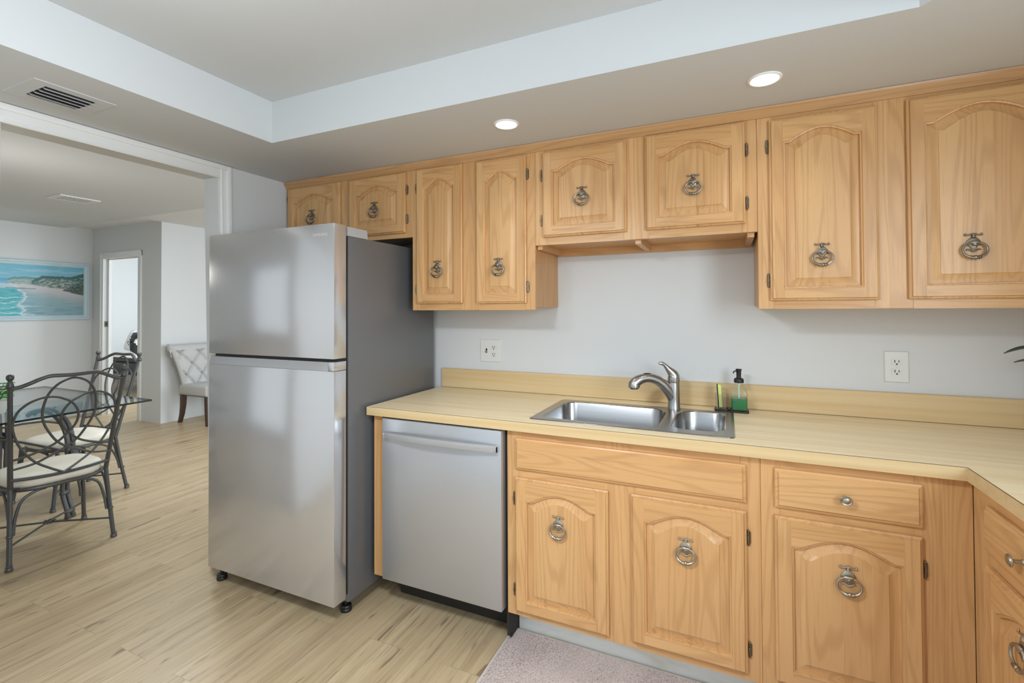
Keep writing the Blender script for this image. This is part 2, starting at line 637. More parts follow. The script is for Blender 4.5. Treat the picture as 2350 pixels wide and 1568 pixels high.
LEAF = P('dark_green_leaf', (0.045, 0.085, 0.05), 0.35)
LEAF_B = P('bright_green_leaf', (0.05, 0.26, 0.03), 0.3)
POT = P('white_ceramic', (0.72, 0.72, 0.70), 0.3)
SOIL = P('potting_soil', (0.05, 0.035, 0.025), 0.95)
LEATHER = P('black_leather', (0.015, 0.015, 0.016), 0.35)
THROW = P('white_throw', (0.75, 0.73, 0.69), 0.9)
GREYC = P('grey_upholstery', (0.33, 0.32, 0.31), 0.9)
SEAM = P('dark_laminate_seam', (0.10, 0.07, 0.04), 0.6)
CHALK = P('printed_cushion_white', (0.75, 0.74, 0.72), 0.9)

# ------------------------------------------------------------------ the setting
mb = MB(); mb.box(-8.6, 5.2, -5.0, 4.6, -0.06, 0.0)
struct('floor', mb, FLOOR)

CH = 2.118          # soffit height
# kitchen ceiling: soffit with a raised tray
mb = MB()
TX0, TX1, TY1, TY0, TZ = 0.523, 2.80, -0.849, -3.15, 2.305
ch = 0.06
hole = [(TX0, TY1), (TX1 + 0.047 - 0.0, TY1), (TX1 + 0.047 + ch, TY1 - ch), (TX1 + 0.047 + ch, TY0), (TX0, TY0)]
outer = [(-0.0, 0.0), (3.64, 0.0), (3.64, -3.95), (-0.0, -3.95)]
def q(pts, z): return [(a, b_, z) for a, b_ in pts]
mb.add(q([(0, 0), (3.64, 0), (3.64, TY1), (hole[1][0], TY1), (TX0, TY1), (0, TY1)], CH), [(0, 1, 2, 3, 4, 5)])
mb.add(q([(0, TY1), (TX0, TY1), (TX0, TY0), (0, TY0)], CH), [(0, 1, 2, 3)])
mb.add(q([(hole[1][0], TY1), (3.64, TY1), (3.64, TY0), (hole[2][0], TY0), hole[2]], CH), [(0, 1, 2, 3, 4)])
mb.add(q([(0, TY0), (3.64, TY0), (3.64, -3.95), (0, -3.95)], CH), [(0, 1, 2, 3)])
n = len(hole)
mb.add(q(hole, CH) + q(hole, TZ), [(i, (i + 1) % n, n + (i + 1) % n, n + i) for i in range(n)] + [tuple(range(n, 2 * n))])
mb.add(q([(-0.11, 0.1), (3.75, 0.1), (3.75, -3.95), (-0.11, -3.95)], 2.45), [(0, 1, 2, 3)])
o = struct('ceiling', mb, CEIL)

mb = MB(); mb.box(-0.11, 3.75, 0.0, 0.11, 0, 2.46)
struct('wall_back', mb, WALL)
mb = MB(); mb.box(3.633, 3.75, -3.95, 0.0, 0, 2.46)
struct('wall_right', mb, WALL)
# partition with the cased opening to the dining room
OP1, OP0 = -0.749, -1.556
mb = MB()
SH = 0.045      # the jamb is a little out of plumb
mb.prism([(OP1 + SH, 0), (0.0, 0), (0.0, 2.46), (OP1 - SH * 0.2, 2.46)], -0.11, 0.0, 'X')
mb.box(-0.11, 0.0, OP0, OP1, 2.05, 2.46)
mb.box(-0.11, 0.0, -3.95, OP0, 0, 2.46)
struct('wall_left', mb, WALL)
mb = MB(); mb.box(-5.46, -0.11, -4.3, -4.2, 0, 2.6)
struct('wall_dining_front', mb, WALL)
# casing with a stepped profile
mb = MB()
def casing_y(mb, x0, ya, yb, z0, z1):
    """upright casing board on the plane x = x0, from ya (opening) to yb (outer edge)"""
    s = 1 if yb > ya else -1
    mb.box(x0, x0 + 0.010, ya, yb, z0, z1, 0.002)
    mb.box(x0 + 0.008, x0 + 0.017, yb - s * 0.024, yb, z0, z1, 0.003)
    mb.box(x0 + 0.008, x0 + 0.014, ya + s * 0.004, ya + s * 0.012, z0, z1, 0.002)
casing_y(mb, 0.0, OP1 + 0.005, OP1 + 0.064, 0, 2.112)
for p in mb.v:
    p.y += SH * max(0.0, 2.05 - p.z) / 2.05
casing_y(mb, 0.0, OP0 - 0.005, OP0 - 0.064, 0, 2.112)
mb.box(0.0, 0.0102, OP0 - 0.064, OP1 + 0.064, 2.046, 2.1165, 0.002)
mb.box(0.008, 0.0168, OP0 - 0.064, OP1 + 0.064, 2.092, 2.1165, 0.003)
mb.box(0.008, 0.0142, OP0, OP1, 2.05, 2.058, 0.002)
struct('trim_1', mb, TRIMW)

# dining / living room beyond
WX, WY = -3.819, 1.126
mb = MB()
mb.box(-5.46, -5.335, -4.2, WY + 0.1, 0, 2.6)
struct('wall_far_left', mb, WALL)
DX0, DX1, DZ = -5.06, -4.285, 2.045
mb = MB()
mb.box(-5.335, DX0, WY, WY + 0.11, 0, 2.6)
mb.box(DX1, WX, WY, WY + 0.11, 0, 2.6)
mb.box(DX0, DX1, WY, WY + 0.11, DZ, 2.6)
struct('wall_far_back', mb, WALL)
mb = MB(); mb.box(WX - 0.11, WX, WY + 0.11, 4.6, 0, 2.6)
struct('wall_far_right', mb, WALL)
mb = MB()
def casing_x(mb, y0, xa, xb, z0, z1):
    s = 1 if xb > xa else -1
    mb.box(xa, xb, y0 - 0.010, y0, z0, z1, 0.002)
    mb.box(xb - s * 0.022, xb, y0 - 0.018, y0 - 0.008, z0, z1, 0.003)
casing_x(mb, WY, DX0 - 0.0, DX0 - 0.065, 0, DZ + 0.07)
casing_x(mb, WY, DX1 + 0.0, DX1 + 0.075, 0, DZ + 0.07)
mb.box(DX0 - 0.065, DX1 + 0.075, WY - 0.0105, WY, DZ, DZ + 0.07, 0.002)
mb.box(DX0 - 0.065, DX1 + 0.075, WY - 0.0182, WY - 0.008, DZ + 0.047, DZ + 0.07, 0.003)
mb.box(DX0, DX0 + 0.012, WY + 0.05, WY + 0.075, 0, DZ)          # door stop
mb.box(DX0, DX1, WY + 0.05, WY + 0.075, DZ - 0.012, DZ)
dt = struct('trim_2', mb, TRIMW)
mb = MB(); mb.box(DX0, DX0 + 0.003, WY + 0.012, WY + 0.045, 1.15, 1.225); mb.box(DX0 + 0.002, DX0 + 0.004, WY + 0.02, WY + 0.035, 1.17, 1.205, mi=1)
link('strike_plate', mb, [HINGE, SLOT], dt)

# ceilings beyond: smooth over the dining table, textured past it
mb = MB()
mb.box(-5.46, -0.11, -4.2, 0.828, 2.43, 2.6)
struct('ceiling.001', mb, CEIL)
mb = MB()
mb.box(-5.46, WX, 0.828, WY + 0.1, 2.452, 2.6)
mb.box(WX, 3.0, 0.828, 4.6, 2.436, 2.6)
struct('ceiling.002', mb, POPCORN)
# bedroom shell
mb = MB()
mb.box(-8.4, -8.3, WY + 0.11, 4.6, 0, 2.6)
mb.box(-8.4, WX - 0.11, 4.5, 4.6, 0, 2.6)
mb.box(-8.4, -5.46, WY, WY + 0.11, 0, 2.6)
struct('wall_bedroom', mb, WALL)
mb = MB(); mb.box(-8.4, WX - 0.11, WY + 0.1, 4.6, 2.46, 2.6)
struct('ceiling.003', mb, CEIL)

# ------------------------------------------------------------------ cabinet hardware
def ring_pull_mesh():
    """drop ring pull: local x across, -y out of the door, z up; origin on the door face at the pivot"""
    mb = MB()
    # backplate: curled crossbar, bell, waist, lower leaf
    bell = [(0, 0.019), (0.006, 0.018), (0.011, 0.014), (0.017, 0.007), (0.020, -0.001), (0.019, -0.008), (0.013, -0.009), (0.008, -0.014), (0.006, -0.020),
            (-0.006, -0.020), (-0.008, -0.014), (-0.013, -0.009), (-0.019, -0.008), (-0.020, -0.001), (-0.017, 0.007), (-0.011, 0.014), (-0.006, 0.018)]
    n = len(bell)
    rings = [[(a, 0.0, c) for a, c in bell], [(a, -0.003, c) for a, c in bell], [(a * .72, -0.0058, c * .72) for a, c in bell]]
    mb.rings(rings, True, True)
    mb.tube([(-0.0205, -0.003, 0.0275), (-0.0175, -0.0035, 0.0255), (-0.012, -0.004, 0.0258), (-0.006, -0.004, 0.0285), (0, -0.004, 0.0295), (0.006, -0.004, 0.0285), (0.012, -0.004, 0.0258), (0.0175, -0.0035, 0.0255), (0.0205, -0.003, 0.0275)],
            [0.0024, 0.0026, 0.0022, 0.0026, 0.003, 0.0026, 0.0022, 0.0026, 0.0024], 8)
    for s in (-1, 1):
        mb.ball((s * 0.0205, -0.003, 0.0262), 0.0034, 8, 6)
        mb.ball((s * 0.0205, -0.003, 0.0295), 0.0026, 8, 6)
    mb.tube([(0, -0.003, 0.029), (0, -0.004, 0.018)], [0.0045, 0.006], 8)
    mb.tube([(-0.018, -0.003, -0.0225), (-0.013, -0.0035, -0.020), (-0.006, -0.004, -0.0245), (0, -0.004, -0.027), (0.006, -0.004, -0.0245), (0.013, -0.0035, -0.020), (0.018, -0.003, -0.0225)],
            [0.0024, 0.0024, 0.003, 0.004, 0.003, 0.0024, 0.0024], 8)
    # pivot knuckle
    mb.tube([(-0.012, -0.010, 0.0), (-0.006, -0.012, 0.001), (0.006, -0.012, 0.001), (0.012, -0.010, 0.0)], [0.0045, 0.0058, 0.0058, 0.0045], 10)
    mb.ball((0, -0.0125, -0.004), 0.0066, 10, 8, s=(1, .8, 1.2))
    # oval ring hanging from the knuckle
    pts, rr = [], []
    K = 36
    for k in range(K):
        a = 2 * PI * k / K
        x = 0.0325 * math.sin(a) * (1.0 + 0.05 * math.cos(2 * a))
        z = -0.0235 + 0.0245 * math.cos(a)
        pts.append((x, -0.0115 - 0.002 * (1 - math.cos(a)), z))
        low = max(0.0, -math.cos(a))
        rr.append(0.0036 + 0.0012 * low ** 2)
    mb.tube(pts, rr, 8, closed=True)
    mb.ball((0, -0.0155, -0.0480), 0.0072, 10, 8, s=(.9, .9, 1))
    for s in (-1, 1):
        mb.tube([(s * 0.0065, -0.0155, -0.0487), (s * 0.0095, -0.0155, -0.0478)], [0.0066, 0.0058], 10)
        mb.tube([(s * 0.0115, -0.0155, -0.0472), (s * 0.0145, -0.0155, -0.0462)], [0.0062, 0.0046], 10)
    return mb


def hinge_mesh():
    """self closing hinge: barrel along z, plate to +x"""
    mb = MB()
    mb.tube([(0, -0.004, -0.021), (0, -0.004, 0.021)], 0.0042, 10)
    mb.ball((0, -0.004, 0.0225), 0.004, 8, 6)
    mb.ball((0, -0.004, -0.0225), 0.004, 8, 6)
    for z in (-0.007, 0.007):
        mb.lathe([(0.0046, z - 0.0006), (0.0046, z + 0.0006)], (0, -0.004, 0), 'Z', 10)
    mb.box(-0.001, 0.007, -0.0022, 0.0, -0.019, 0.019, 0.0006, seg=1)
    mb.box(-0.0035, 0.002, -0.011, -0.003, -0.008, 0.008, 0.001, seg=1)
    return mb


def knob_mesh():
    mb = MB()
    mb.lathe([(0.0085, 0.0), (0.0075, -0.002), (0.005, -0.004), (0.0048, -0.018), (0.0075, -0.021), (0.0158, -0.0225), (0.0165, -0.0245), (0.0145, -0.0265), (0.0125, -0.0258),
              (0.0110, -0.0250), (0.0095, -0.0272), (0.005, -0.0288), (0.0, -0.0292)], (0, 0, 0), 'Y', 22, sy=0.86)
    return mb


proto = {}
def get_proto(kind, mat):
    k = (kind, mat.name)
    if k not in proto:
        f = {'ring_pull': ring_pull_mesh, 'hinge': hinge_mesh, 'drawer_knob': knob_mesh}[kind]()
        o = link(kind, f, mat)
        proto[k] = o
    return proto[k]


def hw(kind, mat, parent, loc, rz=0):
    p = get_proto(kind, mat)
    return inst(kind, p, parent, loc, (0, 0, rz))


# ------------------------------------------------------------------ cathedral raised panel doors
def panel_door(x0, x1, z0, z1, T, d=0.020, lip=0.009, stile=0.046, rail=0.044, top=0.088, rise=0.041):
    """returns MB; local (u, depth out of the frame, z), T maps to the world.  materials: 0 upright, 1 across"""
    mb = MB()
    def w(u, o, z): return T(u, o, z)
    # lipped edge
    e = [(x0, z0), (x1, z0), (x1, z1), (x0, z1)]
    def rect(i, o): return [w(x0 + i, o, z0 + i), w(x1 - i, o, z0 + i), w(x1 - i, o, z1 - i), w(x0 + i, o, z1 - i)]
    mb.rings([rect(0.004, 0.0), rect(0.0, 0.002), rect(0.0, d - 0.009), rect(0.004, d - 0.006), rect(0.006, d - 0.0062), rect(lip, d)], False, True)
    a0, a1 = x0 + stile, x1 - stile
    cx, hw_ = (a0 + a1) / 2, (a1 - a0) / 2
    zb, zs = z0 + rail, z1 - top
    X0, X1, Z0, Z1 = x0 + lip, x1 - lip, z0 + lip, z1 - lip
    NA = 28
    us = [1 - 2 * k / NA for k in range(NA + 1)]
    K = 0.86
    us = sorted(set(us + [K, -K]), reverse=True)
    def arch(u):
        return rise * math.cos(PI / 2 * u / K) if abs(u) < K else 0.0
    def ring(i, o, dz=None, k=1.0):
        dz = i if dz is None else dz
        pts = [w(cx - hw_ + i, o, zb + i), w(cx + hw_ - i, o, zb + i)]
        for u in us:
            pts.append(w(cx + u * (hw_ - i), o, zs + arch(u) * k - dz))
        return pts
    # frame: full height stiles, rails between
    mb.add([w(X0, d, Z0), w(a0, d, Z0), w(a0, d, Z1), w(X0, d, Z1)], [(0, 1, 2, 3)], 0)
    mb.add([w(a1, d, Z0), w(X1, d, Z0), w(X1, d, Z1), w(a1, d, Z1)], [(0, 1, 2, 3)], 0)
    mb.add([w(a0, d, Z0), w(a1, d, Z0), w(a1, d, zb), w(a0, d, zb)], [(0, 1, 2, 3)], 1)
    tv, tf = [], []
    for u in us:
        tv += [w(cx + u * hw_, d, zs + arch(u)), w(cx + u * hw_, d, Z1)]
    for i in range(len(us) - 1):
        tf.append((2 * i, 2 * i + 1, 2 * i + 3, 2 * i + 2))
    mb.add(tv, tf, 1)
    # bead, groove, bevelled raised panel
    mb.rings([ring(0, d), ring(0.002, d - 0.0035), ring(0.006, d - 0.0045), ring(0.0075, d - 0.0135), ring(0.010, d - 0.0135),
              ring(0.036, d - 0.0022, 0.033), ring(0.0372, d - 0.0005, 0.0342)], True, False, 0)
    return mb


def drawer_front(x0, x1, z0, z1, T, d=0.018, lip=0.009):
    mb = MB()
    def rect(i, o): return [T(x0 + i, o, z0 + i), T(x1 - i, o, z0 + i), T(x1 - i, o, z1 - i), T(x0 + i, o, z1 - i)]
    mb.rings([rect(0.004, 0.0), rect(0.0, 0.002), rect(0.0, d - 0.009), rect(0.005, d - 0.006), rect(0.007, d - 0.0062), rect(lip + 0.003, d)], True, True)
    return mb


UY = -0.325
def TU(u, o, z): return Vector((u, UY - o, z))
BY = -0.600
def TB(u, o, z): return Vector((u, BY - o, z))
GX = 3.022
def TG(u, o, z): return Vector((GX - o, -u, z))      # u runs towards the viewer (minus y)


def cab(name, label, x0, x1, z0, z1, yf, frame_z, stiles, rails, group, back=-0.001):
    """carcass box with a face frame in front; stiles: x ranges, rails: z ranges"""
    t = thing(name, label, 'cabinet', ((x0 + x1) / 2, yf / 2, z0), 0, group)
    mb = MB()
    e = 0.0015
    mb.box(x0 + e, x1 - e, yf + 0.019, back, z0 + (0.012 if z0 > 1 else 0), z1 - 0.001)
    link('carcass', mb, OAK_Z, t)
    mb = MB()
    for a, b_ in stiles:
        mb.box(a, b_, yf, yf + 0.02, z0, z1 - 0.0012, 0.0012, 0, 1)
    for (a, b_) in rails:
        for i in range(len(stiles) - 1):
            mb.box(stiles[i][1], stiles[i + 1][0], yf + 0.0004, yf + 0.02, a, b_, 0, 1)
    link('face_frame', mb, [OAK_Z, OAK_X], t)
    return t


def add_door(t, x0, x1, z0, z1, T, pull, hinges, mat=BRASS, rz=0, **kw):
    d = link('door', panel_door(x0, x1, z0, z1, T, **kw), [OAK_Z, OAK_X if rz == 0 else OAK_Y], t, angle=28)
    hw('ring_pull', mat, d, T(pull[0], 0.0193, pull[1]), rz)
    for hx, hz, side in hinges:
        hw('hinge', HINGE, d, T(hx, 0.001, hz), rz if side > 0 else rz)
    return d


UZ0, UZ1 = 1.355, CH
GRP = 'wall cabinets over the counter and fridge'
# A above the fridge
t = cab('wall_cabinet', 'short oak wall cabinet above the refrigerator', 0.004, 0.9125, 1.735, UZ1, UY, None,
        [(0.004, 0.05), (0.415, 0.51), (0.86, 0.9125)], [(1.735, 1.775), (2.06, UZ1 - 0.0015)], GRP)
add_door(t, 0.024, 0.428, 1.760, 2.078, TU, (0.226, 1.905), [(0.019, 2.02, -1), (0.019, 1.82, -1)])
add_door(t, 0.495, 0.875, 1.760, 2.076, TU, (0.680, 1.905), [(0.881, 1.985, 1), (0.881, 1.832, 1)])
# B narrow tall pair
t = cab('wall_cabinet', 'tall oak wall cabinet with two narrow doors beside the refrigerator', 0.9133, 1.5962, UZ0, UZ1, UY, None,
        [(0.9135, 0.955), (1.203, 1.305), (1.545, 1.5962)], [(UZ0, UZ0 + 0.045), (2.06, UZ1 - 0.0015)], GRP)
add_door(t, 0.945, 1.215, 1.389, 2.078, TU, (1.078, 1.572), [(0.940, 1.985, -1), (0.940, 1.462, -1)], stile=0.043, top=0.100)
add_door(t, 1.293, 1.555, 1.387, 2.074, TU, (1.418, 1.569), [(1.560, 1.985, 1), (1.560, 1.462, 1)], stile=0.043, top=0.100)
# C over the sink
t = cab('wall_cabinet', 'short oak wall cabinet hanging over the sink', 1.597, 2.5059, 1.650, UZ1, UY, None,
        [(1.597, 1.65), (2.000, 2.105), (2.452, 2.5059)], [(1.650, 1.700), (2.055, UZ1 - 0.0015)], GRP)
add_door(t, 1.636, 2.014, 1.684, 2.071, TU, (1.824, 1.862), [(1.630, 1.968, -1), (1.630, 1.762, -1)])
add_door(t, 2.092, 2.465, 1.684, 2.076, TU, (2.279, 1.860), [(2.471, 1.968, 1), (2.471, 1.762, 1)])
mb = MB()
mb.box(1.60, 2.5, -0.02, -0.002, 1.628, 1.663, 0, 1)
for a in (1.600, 2.045, 2.472):
    mb.box(a, a + 0.024, -0.305, -0.02, 1.633, 1.662, 0, 0)
link('underside_cleats', mb, [OAK_Y, OAK_X], t)
# D to the right
t = cab('wall_cabinet', 'tall oak wall cabinet with wide doors at the right', 2.5067, 3.6325, UZ0, UZ1, UY, None,
        [(2.5067, 2.56), (2.868, 2.975), (3.335, 3.6325)], [(UZ0, UZ0 + 0.045), (2.05, UZ1 - 0.0015)], GRP)
add_door(t, 2.546, 2.880, 1.386, 2.065, TU, (2.710, 1.560), [(2.541, 1.968, -1), (2.541, 1.462, -1)])
add_door(t, 2.960, 3.348, 1.387, 2.067, TU, (3.125, 1.566), [(3.354, 1.968, 1), (3.354, 1.462, 1)], rise=0.047)

# crown strip along the top of the wall cabinets
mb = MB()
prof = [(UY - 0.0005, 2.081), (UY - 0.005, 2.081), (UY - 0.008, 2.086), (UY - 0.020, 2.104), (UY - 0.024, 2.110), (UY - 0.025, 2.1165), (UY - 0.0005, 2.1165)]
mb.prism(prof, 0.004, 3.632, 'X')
o = link('crown_moulding', mb, OAK_SHADED)
tag(o, 'long oak moulding strip between the wall cabinets and the ceiling', 'moulding')

# ------------------------------------------------------------------ base cabinets
GB = 'base cabinets under the counter'
CZ = 0.876
def basecab(name, label, x0, x1, stiles, rails):
    t = thing(name, label, 'cabinet', ((x0 + x1) / 2, -0.3, 0), 0, GB)
    mb = MB()
    e = 0.0015
    mb.box(x0 + e, x1 - e, -0.581, -0.001, 0.135, CZ - 0.27, 0)
    mb.box(x0 + e, x0 + 0.018, -0.581, -0.001, 0.135, CZ - 0.002)
    mb.box(x1 - 0.018, x1 - e, -0.581, -0.001, 0.135, CZ - 0.002)
    link('carcass', mb, OAK_Z, t)
    mb = MB()
    for a, b_ in stiles:
        mb.box(a, b_, BY, BY + 0.02, 0.134, CZ - 0.001, 0.0012, 0, 1)
    for (a, b_, i0, i1) in rails:
        mb.box(stiles[i0][1], stiles[i1][0], BY + 0.0004, BY + 0.0196, a, b_, 0, 1)
    link('face_frame', mb, [OAK_Z, OAK_X], t)
    mb = MB(); mb.box(x0 + e, x1 - e, -0.488, -0.472, 0.0, 0.134)
    link('toe_kick', mb, KICK, t)
    return t


t = basecab('base_cabinet', 'oak sink base cabinet with two arched doors and a false drawer front', 1.577, 2.4896,
            [(1.577, 1.64), (1.975, 2.09), (2.43, 2.4896)], [(0.134, 0.18, 0, 1), (0.134, 0.18, 1, 2), (0.66, 0.745, 0, 2), (0.825, CZ - 0.001, 0, 2)])
fd = link('false_drawer_front', drawer_front(1.616, 2.447, 0.718, 0.842, TB), OAK_X, t)
add_door(t, 1.616, 1.990, 0.157, 0.687, TB, (1.800, 0.535), [(1.610, 0.600, -1), (1.610, 0.238, -1)], PEWTER)
add_door(t, 2.073, 2.447, 0.162, 0.690, TB, (2.259, 0.540), [(2.453, 0.603, 1), (2.453, 0.238, 1)], PEWTER)
t = basecab('base_cabinet', 'oak base cabinet with one drawer and one arched door near the inside corner', 2.4902, 3.0216,
            [(2.4902, 2.545), (2.89, 3.0216)], [(0.134, 0.19, 0, 1), (0.66, 0.745, 0, 1), (0.825, CZ - 0.001, 0, 1)])
dr = link('drawer', drawer_front(2.530, 2.907, 0.718, 0.843, TB), OAK_X, t)
hw('drawer_knob', PEWTER, dr, TB(2.716, 0.018, 0.779))
add_door(t, 2.528, 2.905, 0.166, 0.692, TB, (2.722, 0.545), [(2.911, 0.598, 1), (2.911, 0.235, 1)], PEWTER)

# return run at the right
t = thing('base_cabinet', 'oak base cabinet of the right hand return, turned to face left', 'cabinet', (3.33, -1.0, 0), 0, GB)
mb = MB()
mb.box(GX + 0.02, 3.632, -1.62, -0.602, 0.135, CZ - 0.002)
link('carcass', mb, OAK_Z, t)
mb = MB()
for a, b_ in ((-0.725, -0.6003), (-1.20, -1.06), (-1.62, -1.56)):
    mb.box(GX, GX + 0.0196, a, b_, 0.134, CZ - 0.001, 0.001, 0, 1)
for a, b_ in ((0.134, 0.18), (0.66, 0.745), (0.825, CZ - 0.001)):
    mb.box(GX + 0.0004, GX + 0.0192, -1.06, -0.725, a, b_, 0, 1)
    mb.box(GX + 0.0004, GX + 0.0192, -1.56, -1.20, a, b_, 0, 1)
link('face_frame', mb, [OAK_Z, OAK_Y], t)
mb = MB(); mb.box(GX + 0.075, GX + 0.092, -1.62, -0.602, 0.0, 0.134)
link('toe_kick', mb, KICK, t)
dr = link('drawer', drawer_front(0.697, 1.085, 0.712, 0.836, TG), OAK_Y, t)
hw('drawer_knob', PEWTER, dr, TG(0.888, 0.018, 0.777), -PI / 2)
add_door(t, 0.695, 1.085, 0.157, 0.678, TG, (0.893, 0.585), [(1.091, 0.59, 1)], PEWTER, -PI / 2)

# filler panel between fridge and dishwasher
mb = MB(); mb.box(0.8945, 0.9445, -0.600, -0.001, 0.134, CZ - 0.001, 0.0015, 0, 1)
o = link('end_panel', mb, OAK_Z)
tag(o, 'narrow upright oak end panel between the refrigerator and the dishwasher', 'panel')

# ------------------------------------------------------------------ countertop
t = thing('countertop', 'pale butcher block laminate countertop turning the corner with low backsplash', 'countertop', (2.2, -0.32, 0.876))
SX0, SX1, SY0, SY1 = 1.672, 2.404, -0.555, -0.145     # sink cut-out
mb = MB()
Z0, Z1 = 0.8765, 0.914
cf = -0.6335
mb.box(0.883, SX0, cf, -0.002, Z0, Z1)
mb.box(SX1, 3.6325, cf, -0.002, Z0, Z1)
mb.box(SX0, SX1, cf, SY0, Z0, Z1)
mb.box(SX0, SX1, SY1, -0.002, Z0, Z1)
mb.box(2.9995, 3.6325, -1.64, cf, Z0, Z1)
link('worktop', mb, COUNTER, t)
mb = MB()
mb.box(0.883, 2.998, cf - 0.0018, cf, Z0 - 0.0005, Z1 - 0.0010)
mb.box(2.9978, 2.9995, -1.64, cf - 0.0018, Z0 - 0.0005, Z1 - 0.0010)
mb.box(0.8812, 0.883, cf - 0.0018, -0.002, Z0 - 0.0005, Z1 - 0.0010)
link('edge_band', mb, COUNTER_E, t)
mb = MB()
mb.box(0.883, 2.9978, cf - 0.0016, cf + 0.0002, Z1 - 0.0010, Z1 + 0.00012)
mb.box(2.9978, 2.9997, -1.64, cf - 0.0014, Z1 - 0.0010, Z1 + 0.00012)
mb.box(0.895, 3.61, -0.0222, -0.0205, Z1, Z1 + 0.0016)
link('laminate_seam', mb, SEAM, t)
mb = MB()
mb.box(0.894, 3.6325, -0.0205, -0.0015, Z1, 1.021, 0.0015, 0, 1)
mb.box(3.613, 3.6325, -1.64, -0.0205, Z1, 1.021, 0.0015, 0, 1)
link('backsplash', mb, COUNTER_E, t)

# ------------------------------------------------------------------ sink
def rrect(x0, x1, y0, y1, r, z, n=8, rr=None):
    rr = rr or (r, r, r, r)
    pts = []
    for (cx, cy, a0, rad) in ((x1 - rr[0], y1 - rr[0], 0, rr[0]), (x0 + rr[1], y1 - rr[1], 90, rr[1]), (x0 + rr[2], y0 + rr[2], 180, rr[2]), (x1 - rr[3], y0 + rr[3], 270, rr[3])):
        for k in range(n + 1):
            a = math.radians(a0 + 90 * k / n)
            pts.append((cx + rad * math.cos(a), cy + rad * math.sin(a), z))
    return pts


t = thing('sink', 'stainless steel double bowl drop-in sink set in the countertop', 'sink', (2.04, -0.35, 0.914))
KX0, KX1, KY0, KY1 = 1.658, 2.418, -0.572, -0.124
bowls = [(1.690, 2.160, -0.532, -0.168, (0.075, 0.055, 0.055, 0.055), 0.17), (2.196, 2.390, -0.512, -0.160, (0.05, 0.085, 0.06, 0.075), 0.14)]
bm = bmesh.new()
def add_loop(pts):
    vs = [bm.verts.new(p) for p in pts]
    es = [bm.edges.new((vs[i], vs[(i + 1) % len(vs)])) for i in range(len(vs))]
    return vs, es
zr = 0.9172
loops = [add_loop(rrect(KX0 + 0.006, KX1 - 0.006, KY0 + 0.006, KY1 - 0.006, 0.018, zr))]
for b_ in bowls:
    loops.append(add_loop(rrect(b_[0], b_[1], b_[2], b_[3], 0, zr, 8, b_[4])))
bmesh.ops.triangle_fill(bm, edges=[e for l in loops for e in l[1]], use_beauty=True)
mb = MB(); mb.from_bm(bm)
mb.rings([rrect(KX0, KX1, KY0, KY1, 0.022, 0.9143), rrect(KX0 + 0.001, KX1 - 0.001, KY0 + 0.001, KY1 - 0.001, 0.022, 0.9162), rrect(KX0 + 0.006, KX1 - 0.006, KY0 + 0.006, KY1 - 0.006, 0.018, zr)], False)
link('rim', mb, STEEL_SINK, t, angle=60)
for (a, b1, c, d_, rr, dep) in bowls:
    mb = MB()
    rs = []
    for ins, z in ((0, zr), (0.003, zr - 0.0015), (0.0055, zr - 0.006), (0.010, zr - dep + 0.03), (0.014, zr - dep + 0.014), (0.024, zr - dep + 0.004), (0.04, zr - dep)):
        r2 = tuple(max(0.012, x - ins * 0.6) for x in rr)
        rs.append(rrect(a + ins, b1 - ins, c + ins, d_ - ins, 0, z, 8, r2))
    mb.rings(rs, True)
    bowl = link('bowl', mb, STEEL_SINK, t, angle=50)
    mb = MB()
    cx, cy = (a + b1) / 2, (c + d_) / 2
    mb.lathe([(0.045, zr - dep + 0.0005), (0.043, zr - dep + 0.003), (0.034, zr - dep + 0.003), (0.030, zr - dep - 0.006 + 0.008), (0.0, zr - dep + 0.0012)], (cx, cy, 0), 'Z', 24)
    mb.lathe([(0.012, zr - dep + 0.002), (0.012, zr - dep + 0.010), (0.0, zr - dep + 0.012)], (cx, cy, 0), 'Z', 12)
    link('drain', mb, STEEL_SINK, bowl)

# ------------------------------------------------------------------ faucet
fx, fy, fz = 2.180, -0.157, zr
t = thing('faucet', 'brushed nickel pull-out kitchen faucet standing behind the sink', 'faucet', (fx, fy, fz))
mb = MB()
mb.lathe([(0.0275, fz + 0.0002), (0.0275, fz + 0.006), (0.0262, fz + 0.010), (0.0255, fz + 0.05), (0.0250, fz + 0.113), (0.0248, fz + 0.1145)], (fx, fy, 0), 'Z', 32)
link('body', mb, NICKEL, t)
mb = MB()
dirv = Vector((-0.154, -0.093, 0)).normalized()
def fp(a, z): return Vector((fx, fy, 0)) + dirv * a + Vector((0, 0, z))
# spout grows out of the lower body, arches and drops to a wide spray head
prof_s = [(-0.004, 0.935, .0215), (0.003, 0.958, .0225), (0.014, 0.980, .0225), (0.030, 1.004, .0212), (0.050, 1.026, .0195), (0.074, 1.043, .0182), (0.098, 1.052, .0175), (0.122, 1.055, .0172),
          (0.144, 1.052, .0178), (0.162, 1.045, .0195), (0.176, 1.035, .0205), (0.184, 1.024, .0208)]
mb.tube([fp(a, z + 0.001) for a, z, r in prof_s], [r * (1.0 if a < .02 else 1.14) for a, z, r in prof_s], 24, up=(0, 0, 1), caps=True)
link('spout', mb, NICKEL, t, angle=50)
mb = MB()
mb.lathe([(0.0215, 1.042), (0.0240, 1.030), (0.0250, 1.020), (0.0243, 1.015), (0.019, 1.0135)], fp(0.181, 0), 'Z', 24)
mb.lathe([(0.0185, 1.015), (0.0170, 1.0095), (0.0, 1.0095)], fp(0.181, 0), 'Z', 20, mi=1)
sp = link('spray_head', mb, [NICKEL, BLACK], t, angle=50)
mb = MB()
bp = [fp(0.104, 1.0722), fp(0.116, 1.0742), fp(0.128, 1.0742), fp(0.138, 1.0726)]
